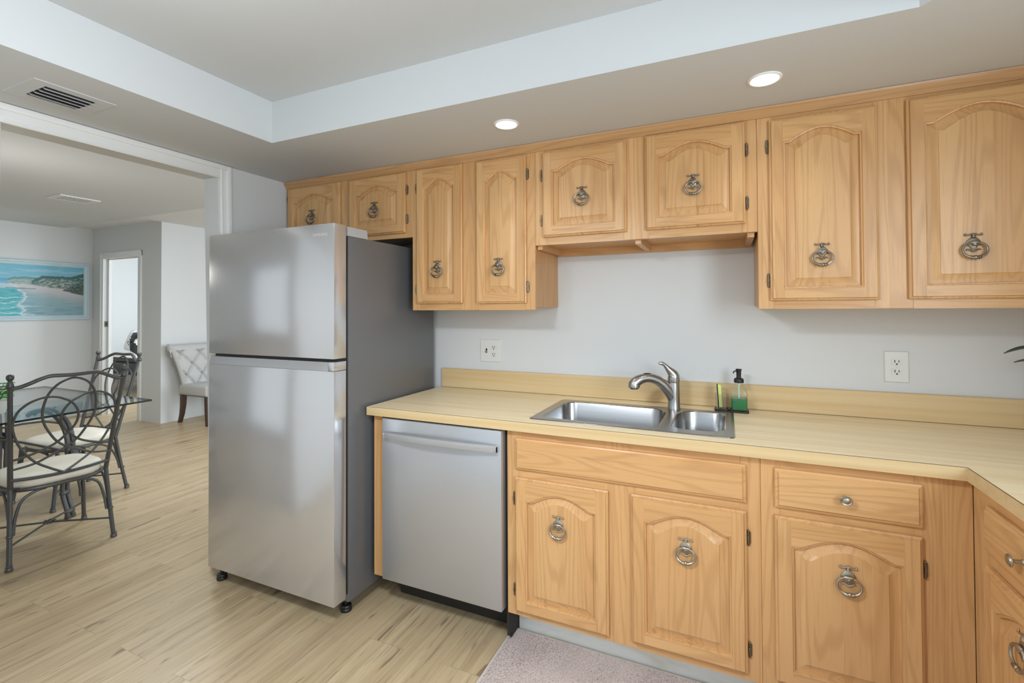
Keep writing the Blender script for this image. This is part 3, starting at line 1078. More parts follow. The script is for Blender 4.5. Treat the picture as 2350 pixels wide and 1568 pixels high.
mb.tube(bp, [0.006, 0.008, 0.008, 0.006], 8, flat=0.4, up=(0, 0, 1))
link('spray_button', mb, BLACK, t)
mb = MB()
mb.lathe([(0.0236, fz + 0.1145), (0.0236, fz + 0.1175), (0.0252, fz + 0.1180), (0.0258, fz + 0.1200), (0.0252, fz + 0.140)], (fx, fy, 0), 'Z', 28)
# slanted cap flowing into a long lever
capc = [(0.000, 1.055, .0252), (-0.001, 1.062, .0246), (0.003, 1.070, .0225), (0.012, 1.080, .0185), (0.022, 1.090, .0140), (0.031, 1.100, .0105), (0.040, 1.110, .0085), (0.050, 1.1165, .0078), (0.060, 1.1185, .0072), (0.068, 1.1180, .005)]
mb.tube([fp(a, z) for a, z, r in capc], [r for a, z, r in capc], 20, up=tuple(dirv))
link('lever_handle', mb, NICKEL, t, angle=60)

# ------------------------------------------------------------------ soap caddy, dispenser, cup, sponge
tz = 0.9145
mb = MB()
mb.rings([rrect(2.343, 2.399, -0.122, -0.066, 0.010, tz), rrect(2.343, 2.399, -0.122, -0.066, 0.010, tz + 0.008), rrect(2.346, 2.396, -0.119, -0.069, 0.008, tz + 0.008), rrect(2.346, 2.396, -0.119, -0.069, 0.008, tz + 0.005)], True, True)
mb.rings([rrect(2.403, 2.477, -0.130, -0.058, 0.012, tz), rrect(2.403, 2.477, -0.130, -0.058, 0.012, tz + 0.008), rrect(2.406, 2.474, -0.127, -0.061, 0.010, tz + 0.008), rrect(2.406, 2.474, -0.127, -0.061, 0.010, tz + 0.005)], True, True)
mb.box(2.396, 2.406, -0.104, -0.084, tz, tz + 0.007, 0.001)
o = link('caddy_tray', mb, BLACK)
tag(o, 'small black plastic caddy tray under the soap dispenser behind the sink', 'tray')

bx, by, bz = 2.440, -0.094, tz + 0.0055
t = thing('soap_dispenser', 'square glass bottle of green soap with a black pump top', 'soap dispenser', (bx, by, bz))
def sq(h, r, z): return rrect(bx - h, bx + h, by - h, by + h, r, z, 6)
mb = MB()
mb.rings([sq(0.030, 0.010, bz), sq(0.0325, 0.011, bz + 0.003), sq(0.0328, 0.011, bz + 0.010), sq(0.0328, 0.011, bz + 0.076), sq(0.0315, 0.012, bz + 0.084), sq(0.026, 0.014, bz + 0.097),
          sq(0.0195, 0.0165, bz + 0.108), sq(0.0175, 0.0172, bz + 0.115), sq(0.0175, 0.0172, bz + 0.120)], False, True)
link('bottle', mb, GLASS_C, t, angle=50)
mb = MB()
mb.rings([sq(0.028, 0.009, bz + 0.005), sq(0.0307, 0.0095, bz + 0.009), sq(0.0307, 0.0095, bz + 0.054)], True, True)
link('liquid_soap', mb, SOAPG, t, angle=50)
mb = MB()
mb.tube([(bx, by, bz + 0.0541), (bx, by, bz + 0.119)], 0.0032, 10)
link('dip_tube', mb, TUBE_P, t)
mb = MB()
mb.lathe([(0.0190, bz + 0.119), (0.0198, bz + 0.121), (0.0198, bz + 0.131), (0.0165, bz + 0.1375), (0.0095, bz + 0.1400), (0.0092, bz + 0.146), (0.0100, bz + 0.170), (0.0122, bz + 0.174), (0.0125, bz + 0.177), (0.0, bz + 0.1785)], (bx, by, 0), 'Z', 24)
mb.tube([(bx - 0.006, by - 0.002, bz + 0.168), (bx - 0.016, by - 0.005, bz + 0.168), (bx - 0.020, by - 0.006, bz + 0.164), (bx - 0.0215, by - 0.0065, bz + 0.158)], [0.0035, 0.003, 0.0028, 0.0026], 10)
link('pump', mb, BLACK, t, angle=45)

cx_, cy_ = 2.371, -0.094
mb = MB()
def sc(h, r, z): return rrect(cx_ - h, cx_ + h, cy_ - h, cy_ + h, r, z, 6)
mb.rings([sc(0.0195, 0.009, bz + 0.006), sc(0.0215, 0.008, bz + 0.010), sc(0.0225, 0.009, bz + 0.068), sc(0.0242, 0.011, bz + 0.068), sc(0.0242, 0.011, bz + 0.008), sc(0.0235, 0.010, bz + 0.001), sc(0.021, 0.009, bz)], True, True)
o = link('sponge_cup', mb, GLASS_C, angle=50)
tag(o, 'small square clear glass cup holding the sponge beside the soap dispenser', 'cup')
t = thing('sponge', 'yellow sponge with a dark scouring side standing in the glass cup', 'sponge', (cx_ - 0.006, cy_, bz + 0.009))
ang = math.radians(-3)
Tm = Matrix.Translation((cx_ - 0.006, cy_, bz + 0.0095)) @ Matrix.Rotation(ang, 4, 'Y')
mb = MB(Tm); mb.box(-0.004, 0.010, -0.017, 0.017, 0.0, 0.098, 0.003)
link('foam', mb, SPONGE, t)
mb = MB(Tm); mb.box(-0.008, -0.004, -0.017, 0.017, 0.0, 0.097, 0.0012)
link('scouring_pad', mb, SCRUB, t)

# ------------------------------------------------------------------ wall plates
def receptacle(t, cx, cz):
    for dz in (0.0195, -0.0195):
        mb = MB()
        pts = []
        for k in range(28):
            a = 2 * PI * k / 28
            pts.append((cx + max(-0.0172, min(0.0172, 0.0205 * math.cos(a))) * 1.0, cz + dz + max(-0.0138, min(0.0138, 0.0172 * math.sin(a)))))
        mb.prism(pts, -0.0085, -0.005, 'Y')
        r = link('receptacle', mb, OUTLET, t)
        mb = MB()
        mb.box(cx - 0.0078, cx - 0.0052, -0.0092, -0.0084, cz + dz - 0.0025, cz + dz + 0.0078)
        mb.box(cx + 0.0056, cx + 0.0080, -0.0092, -0.0084, cz + dz - 0.0012, cz + dz + 0.0068)
        mb.lathe([(0.0030, -0.0092), (0.0030, -0.0084)], (cx, 0, cz + dz - 0.0082), 'Y', 12)
        link('slots', mb, SLOT, r)
    mb = MB(); mb.lathe([(0.0026, -0.0064), (0.002, -0.0074), (0, -0.0076)], (cx, 0, cz), 'Y', 12)
    link('screw', mb, OUTLET, t)


def plate_mesh(x0, x1, z0, z1):
    mb = MB()
    def r(i, y): return [(x0 + i, y, z0 + i), (x1 - i, y, z0 + i), (x1 - i, y, z1 - i), (x0 + i, y, z1 - i)]
    mb.rings([r(0, -0.0004), r(0.0, -0.0028), r(0.003, -0.0060)], True, True)
    return mb


t = thing('switch_plate', 'double wall plate with a toggle switch and an outlet left of the faucet', 'wall plate', (1.2, 0, 1.129))
link('plate', plate_mesh(1.138, 1.263, 1.067, 1.191), PLATE, t)
receptacle(t, 1.2225, 1.129)
mb = MB(); mb.box(1.1725, 1.1815, -0.0068, -0.0058, 1.117, 1.141); 
sw = link('switch_slot', mb, SLOT, t)
mb = MB(Matrix.Translation((1.177, -0.006, 1.128)) @ Matrix.Rotation(math.radians(28), 4, 'X')); mb.box(-0.0038, 0.0038, -0.013, 0.0, -0.0045, 0.0045, 0.001)
link('toggle', mb, TOGGLE, sw)
for z in (1.099, 1.159):
    mb = MB(); mb.lathe([(0.003, -0.0059), (0.0024, -0.0069), (0, -0.007)], (1.177, 0, z), 'Y', 12)
    link('screw', mb, OUTLET, t)
t = thing('outlet_plate', 'wall plate with one duplex outlet right of the soap dispenser', 'wall plate', (3.009, 0, 1.122))
link('plate', plate_mesh(2.969, 3.049, 1.060, 1.184), PLATE, t)
receptacle(t, 3.009, 1.122)

# ------------------------------------------------------------------ refrigerator
FX0, FX1 = 0.031, 0.857
t = thing('refrigerator', 'stainless steel top freezer refrigerator with a dark grey side', 'refrigerator', (0.444, -0.4, 0))
mb = MB(); mb.box(FX0 + 0.002, FX1 - 0.001, -0.722, -0.045, 0.062, 1.690, 0.004)
link('cabinet_body', mb, FRIDGE_SIDE, t)
mb = MB(); mb.box(FX0 + 0.01, FX1 - 0.008, -0.738, -0.722, 0.10, 1.685)
link('door_gasket', mb, BLACK, t)
DF, DB = -0.8105, -0.738
mb = MB()
mb.box(FX0, FX1, DF, DB, 1.146, 1.736, 0.003)
fz_ = link('freezer_door', mb, STEEL, t)
mb = MB()
mb.box(FX0, FX1, DF, DB, 0.087, 1.0935, 0.003)
fdn = link('fridge_door', mb, STEEL, t)
mb = MB()   # recessed grip strip along the head of the lower door
mb.box(FX0, 0.822, DF + 0.012, DB, 1.0935, 1.131, 0.002)
mb.add([(FX0, DF + 0.001, 1.0935), (0.822, DF + 0.001, 1.0935), (0.822, DF + 0.0125, 1.131), (FX0, DF + 0.0125, 1.131), (FX0, DF + 0.02, 1.0935), (0.822, DF + 0.02, 1.0935), (0.822, DF + 0.02, 1.131), (FX0, DF + 0.02, 1.131)],
       [(0, 1, 2, 3), (4, 7, 6, 5), (0, 4, 5, 1), (3, 2, 6, 7), (0, 3, 7, 4), (1, 5, 6, 2)])
mb.box(0.822, FX1, DF, DB, 1.0945, 1.1335, 0.002)
link('grip_strip', mb, STEEL, fdn)
mb = MB(); mb.box(FX0 + 0.006, FX1 - 0.006, DF + 0.03, DB, 1.131, 1.146)
link('door_gap', mb, BLACK, t)
mb = MB()
mb.prism([(-0.727, 1.6905), (-0.597, 1.6905), (-0.600, 1.726), (-0.604, 1.7315), (-0.727, 1.7315)], 0.775, 0.8545, 'X')
link('hinge_cover', mb, HINGE_GREY, t)
for x, y in ((0.052, -0.752), (0.812, -0.690)):
    mb = MB()
    mb.lathe([(0.008, 0.062), (0.008, 0.030), (0.021, 0.028), (0.024, 0.022), (0.022, 0.014), (0.025, 0.010), (0.024, 0.0005)], (x, y, 0), 'Z', 18)
    link('levelling_foot', mb, BLACK, t)
for x in (0.08, 0.80):
    mb = MB(); mb.lathe([(0.031, x - 0.015), (0.031, x + 0.015)], (0, -0.15, 0.0315), 'X', 16)
    link('roller', mb, BLACK, t)
# maker's lettering
cu = bpy.data.curves.new('lettering', 'FONT')
cu.body = 'SAMSUNG'
cu.size = 0.0175
cu.extrude = 0.0004
cu.align_x = 'CENTER'
cu.space_character = 1.12
tmp = bpy.data.objects.new('tmp', cu)
scene.collection.objects.link(tmp)
bpy.context.view_layer.update()
me = bpy.data.meshes.new_from_object(tmp.evaluated_get(bpy.context.evaluated_depsgraph_get()))
bpy.data.objects.remove(tmp)
me.materials.clear(); me.materials.append(BADGE)
lt = bpy.data.objects.new('lettering', me)
scene.collection.objects.link(lt)
lt.parent = fz_
lt.rotation_euler = (PI / 2, 0, 0)
lt.location = Vector((0.776, DF - 0.0002, 1.684)) - WLOC[fz_]

# ------------------------------------------------------------------ dishwasher
t = thing('dishwasher', 'stainless steel dishwasher with a curved bar handle under the counter', 'dishwasher', (1.266, -0.3, 0))
mb = MB(); mb.box(0.952, 1.572, -0.585, -0.03, 0.145, 0.868)
link('tub', mb, DARK, t)
mb = MB()
mb.box(0.967, 1.565, -0.632, -0.588, 0.146, 0.868, 0.004)
dwd = link('door', mb, STEEL_DW, t)
mb = MB()
K = 24
loopsA = []
for k in range(K + 1):
    s = k / K
    x = 0.988 + s * (1.552 - 0.988)
    bow = 0.020 + 0.034 * (1 - (2 * s - 1) ** 2)
    zc = 0.797 + 0.008 * (1 - (2 * s - 1) ** 2)
    y = -0.632 - bow
    loopsA.append([(x, y + 0.011, zc - 0.0145), (x, y, zc - 0.0125), (x, y - 0.0015, zc), (x, y, zc + 0.0125), (x, y + 0.011, zc + 0.0145)])
mb.rings(loopsA, True, True)
for x in (0.988, 1.540):
    mb.box(x, x + 0.012, -0.655, -0.632, 0.784, 0.810, 0.002)
link('bar_handle', mb, STEEL_DW, dwd)
mb = MB()
mb.box(0.955, 1.573, -0.480, -0.465, 0.002, 0.145)
mb.box(1.5665, 1.576, -0.586, -0.560, 0.03, 0.86)
mb.box(1.5665, 1.576, -0.560, -0.465, 0.002, 0.145)
link('toe_panel', mb, DARK, t)

# ------------------------------------------------------------------ rug
t = thing('rug', 'pinkish grey looped kitchen rug on the floor along the sink cabinets', 'rug', (2.22, -0.9, 0))
mb = MB()
random.seed(3)
def rugf(u, v):
    x = 1.563 + u * 1.40
    y = -1.40 + v * 0.895
    return (x, y, 0.0085 + 0.0015 * noise.noise(Vector((x * 9, y * 9, 0))))
mb.grid(rugf, 120, 76)
link('pile', mb, RUG, t, normals=True)
mb = MB()
mb.box(1.554, 1.564, -1.41, -0.496, 0.0005, 0.0085, 0.002)
mb.box(2.962, 2.972, -1.41, -0.496, 0.0005, 0.0085, 0.002)
mb.box(1.564, 2.962, -0.506, -0.496, 0.0005, 0.0085, 0.002)
mb.box(1.564, 2.962, -1.41, -1.40, 0.0005, 0.0085, 0.002)
link('binding', mb, RUGB, t)

# ------------------------------------------------------------------ ceiling fittings
def downlight(x, y, label):
    t = thing('recessed_light', label, 'ceiling light', (x, y, CH), 0, 'recessed lights over the counter')
    mb = MB()
    mb.lathe([(0.052, CH - 0.0002), (0.0515, CH - 0.003), (0.046, CH - 0.0055), (0.043, CH - 0.0045), (0.042, CH - 0.001)], (x, y, 0), 'Z', 36)
    link('trim_ring', mb, BAFFLE, t)
    mb = MB(); mb.lathe([(0.0415, CH - 0.0015), (0.0415, CH - 0.003), (0.030, CH - 0.0038), (0.0, CH - 0.004)], (x, y, 0), 'Z', 32)
    link('lens', mb, LED, t)
downlight(1.58, -0.60, 'lit round recessed light in the soffit, farther one, nearer the refrigerator')
downlight(2.518, -0.588, 'lit round recessed light in the soffit, nearer one, over the right end of the sink')

t = thing('ceiling_vent', 'white ceiling vent with dark open louvres beside the cased opening', 'vent', (0.247, -1.487, CH))
mb = MB()
ox0, ox1, oy0, oy1 = 0.178, 0.316, -1.556, -1.415
for a in ((0.140, ox0, -1.60, -1.37), (ox1, 0.356, -1.60, -1.37), (ox0, ox1, -1.60, oy0), (ox0, ox1, oy1, -1.37)):
    mb.box(a[0], a[1], a[2], a[3], CH - 0.003, CH - 0.0003)
link('frame', mb, CEIL, t)
mb = MB(); mb.box(ox0, ox1, oy0, oy1, CH - 0.0012, CH - 0.0004)
link('duct_opening', mb, SLOT, t)
for k in range(4):
    x = ox0 + 0.022 + k * 0.032
    mb = MB()
    mb.add([(x, oy0, CH - 0.0015), (x + 0.016, oy0, CH - 0.012), (x + 0.017, oy0, CH - 0.0112), (x + 0.0012, oy0, CH - 0.0013),
            (x, oy1, CH - 0.0015), (x + 0.016, oy1, CH - 0.012), (x + 0.017, oy1, CH - 0.0112), (x + 0.0012, oy1, CH - 0.0013)],
           [(0, 1, 2, 3), (7, 6, 5, 4), (0, 4, 5, 1), (1, 5, 6, 2), (2, 6, 7, 3), (3, 7, 4, 0)])
    link('louvre', mb, TRIMW, t)
t = thing('ceiling_vent', 'pale ceiling vent in the dining room ceiling beyond the opening', 'vent', (-3.27, 0.05, 2.43))
mb = MB()
vx0, vx1, vy0, vy1 = -3.40, -3.14, -0.11, 0.20
mb.box(vx0, vx1, vy0, vy0 + 0.03, 2.422, 2.4297); mb.box(vx0, vx1, vy1 - 0.03, vy1, 2.422, 2.4297)
mb.box(vx0, vx0 + 0.03, vy0 + 0.03, vy1 - 0.03, 2.422, 2.4297); mb.box(vx1 - 0.03, vx1, vy0 + 0.03, vy1 - 0.03, 2.422, 2.4297)
link('frame', mb, TRIMW, t)
mb = MB(); mb.box(vx0 + 0.03, vx1 - 0.03, vy0 + 0.03, vy1 - 0.03, 2.4285, 2.4296)
link('duct_opening', mb, P('duct_grey', (0.12, 0.12, 0.12), 0.8), t)
for k in range(8):
    y = vy0 + 0.036 + k * 0.0305
    mb = MB(); mb.box(vx0 + 0.03, vx1 - 0.03, y, y + 0.019, 2.4215, 2.4245)
    link('louvre', mb, TRIMW, t)

# ------------------------------------------------------------------ wrought iron dining chairs
def spline(pts, n=6):
    """Catmull-Rom through the points"""
    P_ = [Vector(p) for p in pts]
    out = []
    for i in range(len(P_) - 1):
        p0 = P_[max(i - 1, 0)]; p1 = P_[i]; p2 = P_[i + 1]; p3 = P_[min(i + 2, len(P_) - 1)]
        for k in range(n):
            s = k / n
            out.append(0.5 * ((2 * p1) + (-p0 + p2) * s + (2 * p0 - 5 * p1 + 4 * p2 - p3) * s * s + (-p0 + 3 * p1 - 3 * p2 + p3) * s ** 3))
    out.append(P_[-1])
    return out


LA = [(-.207, .516), (-.158, .524), (-.118, .535), (-.075, .557), (-.008, .595), (.040, .634), (.078, .694), (.105, .756), (.114, .820), (.104, .890), (.083, .938), (.050, .973), (0, .992)]
LA = LA + [(-x, z) for x, z in reversed(LA[:-1])]
LB = [(0, .449), (.053, .484), (.118, .535), (.160, .590), (.190, .645), (.212, .710), (.220, .765), (.208, .825), (.180, .863), (.150, .884), (.110, .897), (.065, .893), (.030, .876), (0, .855), (-.028, .812),
      (-.036, .770), (-.027, .725), (.003, .680), (.045, .634), (.100, .603), (.165, .579), (.216, .568)]
LC = [(-x, z) for x, z in LB]
TOPR = [(-.236, .960), (-.205, .965), (-.172, .979), (-.132, 1.0), (-.095, 1.012), (-.05, 1.011), (0, 1.009), (.05, 1.011), (.095, 1.012), (.132, 1.0), (.172, .979), (.205, .965), (.236, .960)]


def iron_chair(name, label, loc, rz, group):
    t = thing(name, label, 'chair', loc, rz, group)
    def back_y(x, z):
        return .165 + .135 * (z - .41) / .555 + .035 * max(0.0, 1 - (x / .23) ** 2)
    hwz = lambda z: .205 + (.24 - .205) * (z - .41) / .555
    L = dict(local=True)
    # seat ring
    mb = MB()
    ring = []
    for k in range(40):
        a = 2 * PI * k / 40
        ca, sa = math.cos(a), math.sin(a)
        s = 1 / ((abs(ca) ** 3 + abs(sa) ** 3) ** (1 / 3))
        ring.append((0.215 * ca * s, -0.005 + 0.215 * sa * s, 0.392))
    mb.tube(ring, 0.011, 8, closed=True)
    for k in range(-3, 4):
        mb.tube([(k * 0.055, -0.19, 0.394), (k * 0.055, 0.18, 0.394)], 0.004, 6)
    link('seat_frame', mb, IRON, t, **L)
    # cushion
    mb = MB()
    rs = []
    def cr(sx, z):
        out = []
        for k in range(40):
            a = 2 * PI * k / 40
            ca, sa = math.cos(a), math.sin(a)
            s = 1 / ((abs(ca) ** 3.2 + abs(sa) ** 3.2) ** (1 / 3.2))
            wob = 1 + 0.012 * math.sin(7 * a) + 0.008 * math.sin(13 * a + 1)
            out.append((0.212 * sx * ca * s * wob, -0.008 + 0.212 * sx * sa * s * wob, z))
        return out
    rs = [cr(.93, .398), cr(1.0, .404), cr(1.025, .418), cr(1.025, .432), cr(.99, .448), cr(.86, .458), cr(.5, .464), cr(.15, .466)]
    mb.rings(rs, True, True)
    link('cushion', mb, CUSHION, t, angle=60, **L)
    # legs
    for s in (-1, 1):
        mb = MB()
        mb.tube(spline([(s * .222, .235, .004), (s * .213, .198, .2), (s * .206, .168, .385), (s * .207, .163, .415)], 4), 0.0115, 10)
        mb.lathe([(0.013, 0.0), (0.0165, 0.002), (0.0165, 0.012), (0.013, 0.020), (0.015, 0.026), (0.012, 0.03)], (s * .222, .235, 0), 'Z', 12)
        mb.lathe([(0.014, 0.165), (0.017, 0.170), (0.014, 0.176)], (s * .2145, .205, 0), 'Z', 12)
        mb.tube(spline([(s * .199, .198, .168), (s * .190, .186, .25), (s * .165, .182, .335), (s * .115, .188, .372), (s * .07, .200, .383)], 5), 0.0075, 8)
        mb.tube(spline([(s * .212, .188, .168), (s * .212, .168, .25), (s * .212, .125, .335), (s * .212, .075, .372), (s * .212, .03, .383)], 5), 0.0065, 8)
        link('rear_leg', mb, IRON, t, **L)
        mb = MB()
        mb.tube(spline([(s * .226, -.226, .004), (s * .219, -.214, .10), (s * .213, -.202, .2), (s * .207, -.195, .30), (s * .200, -.190, .388)], 4), 0.0115, 10)
        mb.lathe([(0.013, 0.0), (0.0165, 0.002), (0.0165, 0.012), (0.013, 0.020), (0.015, 0.026), (0.012, 0.03)], (s * .226, -.226, 0), 'Z', 12)
        mb.lathe([(0.014, 0.165), (0.017, 0.170), (0.014, 0.176)], (s * .215, -.206, 0), 'Z', 12)
        mb.tube(spline([(s * .199, -.200, .168), (s * .190, -.195, .25), (s * .165, -.198, .335), (s * .115, -.204, .372), (s * .07, -.208, .383)], 5), 0.0075, 8)
        link('front_leg', mb, IRON, t, **L)
    # back posts with ball finials
    for s in (-1, 1):
        mb = MB()
        pts = [(s * hwz(z), back_y(.23, z), z) for z in (.40, .5, .65, .8, .93, .985)]
        mb.tube(pts, [.0125, .012, .0115, .011, .011, .011], 10)
        fx_, fy_ = s * hwz(.99), back_y(.23, .99)
        mb.lathe([(0.011, .962), (0.015, .966), (0.0165, .974), (0.0140, .985), (0.010, .996), (0.0082, 1.001), (0.0115, 1.004), (0.0155, 1.012), (0.0165, 1.019), (0.0145, 1.028), (0.008, 1.034), (0, 1.036)], (fx_, fy_, 0), 'Z', 14)
        link('back_post', mb, IRON, t, **L)
    mb = MB()
    mb.tube(spline([(x, back_y(x, z), z) for x, z in TOPR], 4), 0.0105, 10)
    link('top_rail', mb, IRON, t, **L)
    mb = MB()
    mb.tube([(x, back_y(x, .452) , .458 - .010 * (1 - (x / .21) ** 2)) for x in [i * .021 for i in range(-10, 11)]], 0.0095, 10)
    link('lower_back_rail', mb, IRON, t, **L)
    for lp in (LA, LB, LC):
        mb = MB()
        off = {id(LA): 0.0, id(LB): 0.003, id(LC): -0.003}[id(lp)]
        mb.tube(spline([(x, back_y(x, z) + off, z) for x, z in lp], 4), 0.0062, 8)
        link('back_loop', mb, IRON, t, **L)
    # crossed stretchers with a knot
    for s in (-1, 1):
        mb = MB()
        mb.tube([(s * .219, .216, .115 + .004 * s), (0, 0, .125 + .004 * s), (-s * .219, -.216, .115 + .004 * s)], 0.0055, 8)
        link('stretcher', mb, IRON, t, **L)
    mb = MB()
    mb.ball((0, 0, .125), 0.014, 10, 8)
    for s in (-1, 1):
        mb.ball((s * .016, s * .016, .125), 0.009, 8, 6)
        mb.ball((s * .016, -s * .016, .125), 0.009, 8, 6)
    link('stretcher_knot', mb, IRON, t, **L)
    return t


GC = 'wrought iron chairs at the glass table'
iron_chair('dining_chair', 'wrought iron chair with looped back nearest the kitchen, its back turned to the viewer', (-1.243, -0.913, 0), math.radians(-96.5), GC)
iron_chair('dining_chair', 'wrought iron chair at the far side of the glass table, before the doorway', (-2.016, -0.487, 0), math.radians(5.4), GC)

# ------------------------------------------------------------------ glass table
t = thing('dining_table', 'rectangular glass top dining table on wrought iron scroll legs', 'table', (-2.03, -0.91, 0))
mb = MB(); mb.box(-2.75, -1.275, -1.46, -0.358, 0.7285, 0.7395)
link('glass_top', mb, GLASS_T, t)
mb = MB()
e = 0.0012
mb.box(-1.2755, -1.2735, -1.4615, -0.3565, 0.728, 0.740); mb.box(-2.7515, -2.7495, -1.4615, -0.3565, 0.728, 0.740)
mb.box(-2.7495, -1.2755, -0.3585, -0.3565, 0.728, 0.740); mb.box(-2.7495, -1.2755, -1.4615, -1.4595, 0.728, 0.740)
link('polished_edge', mb, GLASS_EDGE, t)
def leaf_pts(mb, base, direction, up, L_, Wd, curl=0.02, mi=0, thick=0.0016):
    d = Vector(direction).normalized(); u_ = Vector(up).normalized(); s_ = d.cross(u_).normalized()
    Nn = 9
    top, bot = [], []
    for j in range(Nn):
        v = j / (Nn - 1)
        wv = Wd * math.sin(PI * min(1, v * 0.96 + 0.04)) ** 0.8 * (1 - 0.35 * v)
        c = Vector(base) + d * (L_ * v) + u_ * (-curl * v * v * L_ * 10)
        for k in (-1, 0, 1):
            p = c + s_ * (k * wv) + u_ * (abs(k) * wv * 0.35)
            top.append(p + u_ * thick); bot.append(p - u_ * thick)
    fs = []
    def F_(a, b_, c, d2, o): return (a + o, b_ + o, c + o, d2 + o)
    n3 = len(top)
    for j in range(Nn - 1):
        for k in range(2):
            a = j * 3 + k
            fs.append((a, a + 1, a + 4, a + 3)); fs.append((a + n3, a + 3 + n3, a + 4 + n3, a + 1 + n3))
    rim = [0, 1, 2] + [j * 3 + 2 for j in range(1, Nn)] + [(Nn - 1) * 3 + 1, (Nn - 1) * 3] + [j * 3 for j in range(Nn - 2, 0, -1)]
    for i in range(len(rim)):
        a, b_ = rim[i], rim[(i + 1) % len(rim)]
        fs.append((a, a + n3, b_ + n3, b_))
    mb.add(top + bot, fs, mi)


cxt, cyt = -2.03, -0.91
for sx_, sy_ in ((1, 1), (1, -1), (-1, 1), (-1, -1)):
    dv = Vector((sx_ * 0.47, sy_ * 0.225, 0))
    pv = Vector((-dv.y, dv.x, 0)).normalized()
    def tp(r, z, o=0.0): return Vector((cxt, cyt, z)) + dv * r + pv * o
    mb = MB()
    for o_ in (-0.017, 0.017):
        prof_l = [(1.0, .005), (0.985, .06), (0.94, .14), (0.93, .22), (0.965, .32), (0.99, .42), (0.985, .52), (0.93, .61), (0.83, .675), (0.70, .705), (0.57, .70), (0.50, .675)]
        mb.tube(spline([tp(r, z, o_ + (0.012 if o_ > 0 else -0.012) * max(0, (z - .3)) ) for r, z in prof_l], 4), 0.0135, 10)
        mb.lathe([(0.0165, 0.0), (0.0175, 0.004), (0.0165, 0.022)], tp(1.0, 0, o_), 'Z', 12)
    for z, r in ((0.045, 0.99), (0.165, 0.933)):
        c = tp(r, z)
        mb.tube([c - pv * 0.033, c - pv * 0.017, c + pv * 0.017, c + pv * 0.033], [0.010, 0.019, 0.019, 0.010], 10)
    mb.ball(tp(0.80, 0.7235), 0.010, 10, 6, s=(1, 1, 0.5))
    leg = link('leg', mb, IRON, t)
    mb = MB()
    b0 = tp(0.985, 0.46)
    leaf_pts(mb, b0, dv.normalized() * 0.8 + Vector((0, 0, -0.9)), dv.normalized() + Vector((0, 0, 0.6)), 0.15, 0.030, 0.04)
    leaf_pts(mb, b0, pv * 0.9 + dv.normalized() * 0.6 + Vector((0, 0, -0.1)), (0, 0, 1), 0.11, 0.022, 0.02)
    link('iron_leaf', mb, IRON, leg)
mb = MB()
for s in (-1, 1):
    mb.tube(spline([Vector((cxt, cyt, 0.43)) + Vector((0.47, s * 0.225, 0)) * 0.97, Vector((cxt + 0.2, cyt + s * 0.08, 0.50)), Vector((cxt, cyt, 0.515)), Vector((cxt - 0.2, cyt - s * 0.08, 0.50)), Vector((cxt, cyt, 0.43)) - Vector((0.47, s * 0.225, 0)) * 0.97], 6), 0.008, 8)
mb.ball((cxt, cyt, 0.515), 0.022, 10, 8)
for s in (-1, 1):
    mb.tube([(cxt + 0.43, cyt - 0.20, 0.62), (cxt + 0.43, cyt - 0.10, 0.655), (cxt + 0.43, cyt, 0.66), (cxt + 0.43, cyt + 0.10, 0.655), (cxt + 0.43, cyt + 0.20, 0.62)] if s > 0 else
            [(cxt - 0.43, cyt - 0.20, 0.62), (cxt - 0.43, cyt, 0.66), (cxt - 0.43, cyt + 0.20, 0.62)], 0.007, 8)
link('cross_brace', mb, IRON, t)

# plant on the table, only its right hand leaves reach the picture
t = thing('table_plant', 'small bright green leafy plant on the glass table at the left edge', 'plant', (-1.63, -1.015, 0.741))
mb = MB(); mb.lathe([(0.035, 0.741), (0.055, 0.80), (0.058, 0.82), (0.054, 0.82), (0.05, 0.806), (0.0, 0.806)], (-1.63, -1.015, 0), 'Z', 24)
link('pot', mb, POT, t)
mb = MB()
random.seed(11)
for k in range(22):
    a = random.uniform(0, 2 * PI); h = random.uniform(0.02, 0.11); rr_ = random.uniform(0.005, 0.03)
    leaf_pts(mb, (-1.63 + rr_ * math.cos(a), -1.015 + rr_ * math.sin(a), 0.81 + h), (math.cos(a), math.sin(a), random.uniform(-0.1, 0.7)), (0.1, 0.1, 1), random.uniform(0.045, 0.075), random.uniform(0.012, 0.02), 0.03)
    mb.tube([(-1.63, -1.015, 0.80), (-1.63 + rr_ * math.cos(a), -1.015 + rr_ * math.sin(a), 0.81 + h)], 0.0015, 5)
link('leaves', mb, LEAF_B, t, angle=60)

# ------------------------------------------------------------------ painting
t = thing('seascape_painting', 'long framed painting of a turquoise bay and pale cliffs', 'painting', (-5.335, 0.33, 1.615))
PY0, PY1, PZ0, PZ1 = -0.42, 1.085, 1.247, 1.985
mb = MB()
fw = 0.062
def pr(i, x): return [(x, PY0 + i, PZ0 + i), (x, PY1 - i, PZ0 + i), (x, PY1 - i, PZ1 - i), (x, PY0 + i, PZ1 - i)]
mb.rings([pr(0, -5.3348), pr(0, -5.312), pr(0.008, -5.302), pr(0.018, -5.305), pr(0.028, -5.300), pr(0.040, -5.308), pr(0.050, -5.312), pr(0.056, -5.309), pr(fw, -5.316), pr(fw, -5.322)], False, True)
link('picture_frame', mb, FRAME_B, t, angle=25)
NU, NV = 260, 130
def fbm(x, y, s=0):
    return noise.fractal(Vector((x, y, s)), 0.8, 2.0, 4)
def lerp(a, b_, k):
    k = max(0.0, min(1.0, k)); return tuple(a[i] + (b_[i] - a[i]) * k for i in range(3))
def sst(a, b_, x):
    k = max(0.0, min(1.0, (x - a) / (b_ - a))); return k * k * (3 - 2 * k)
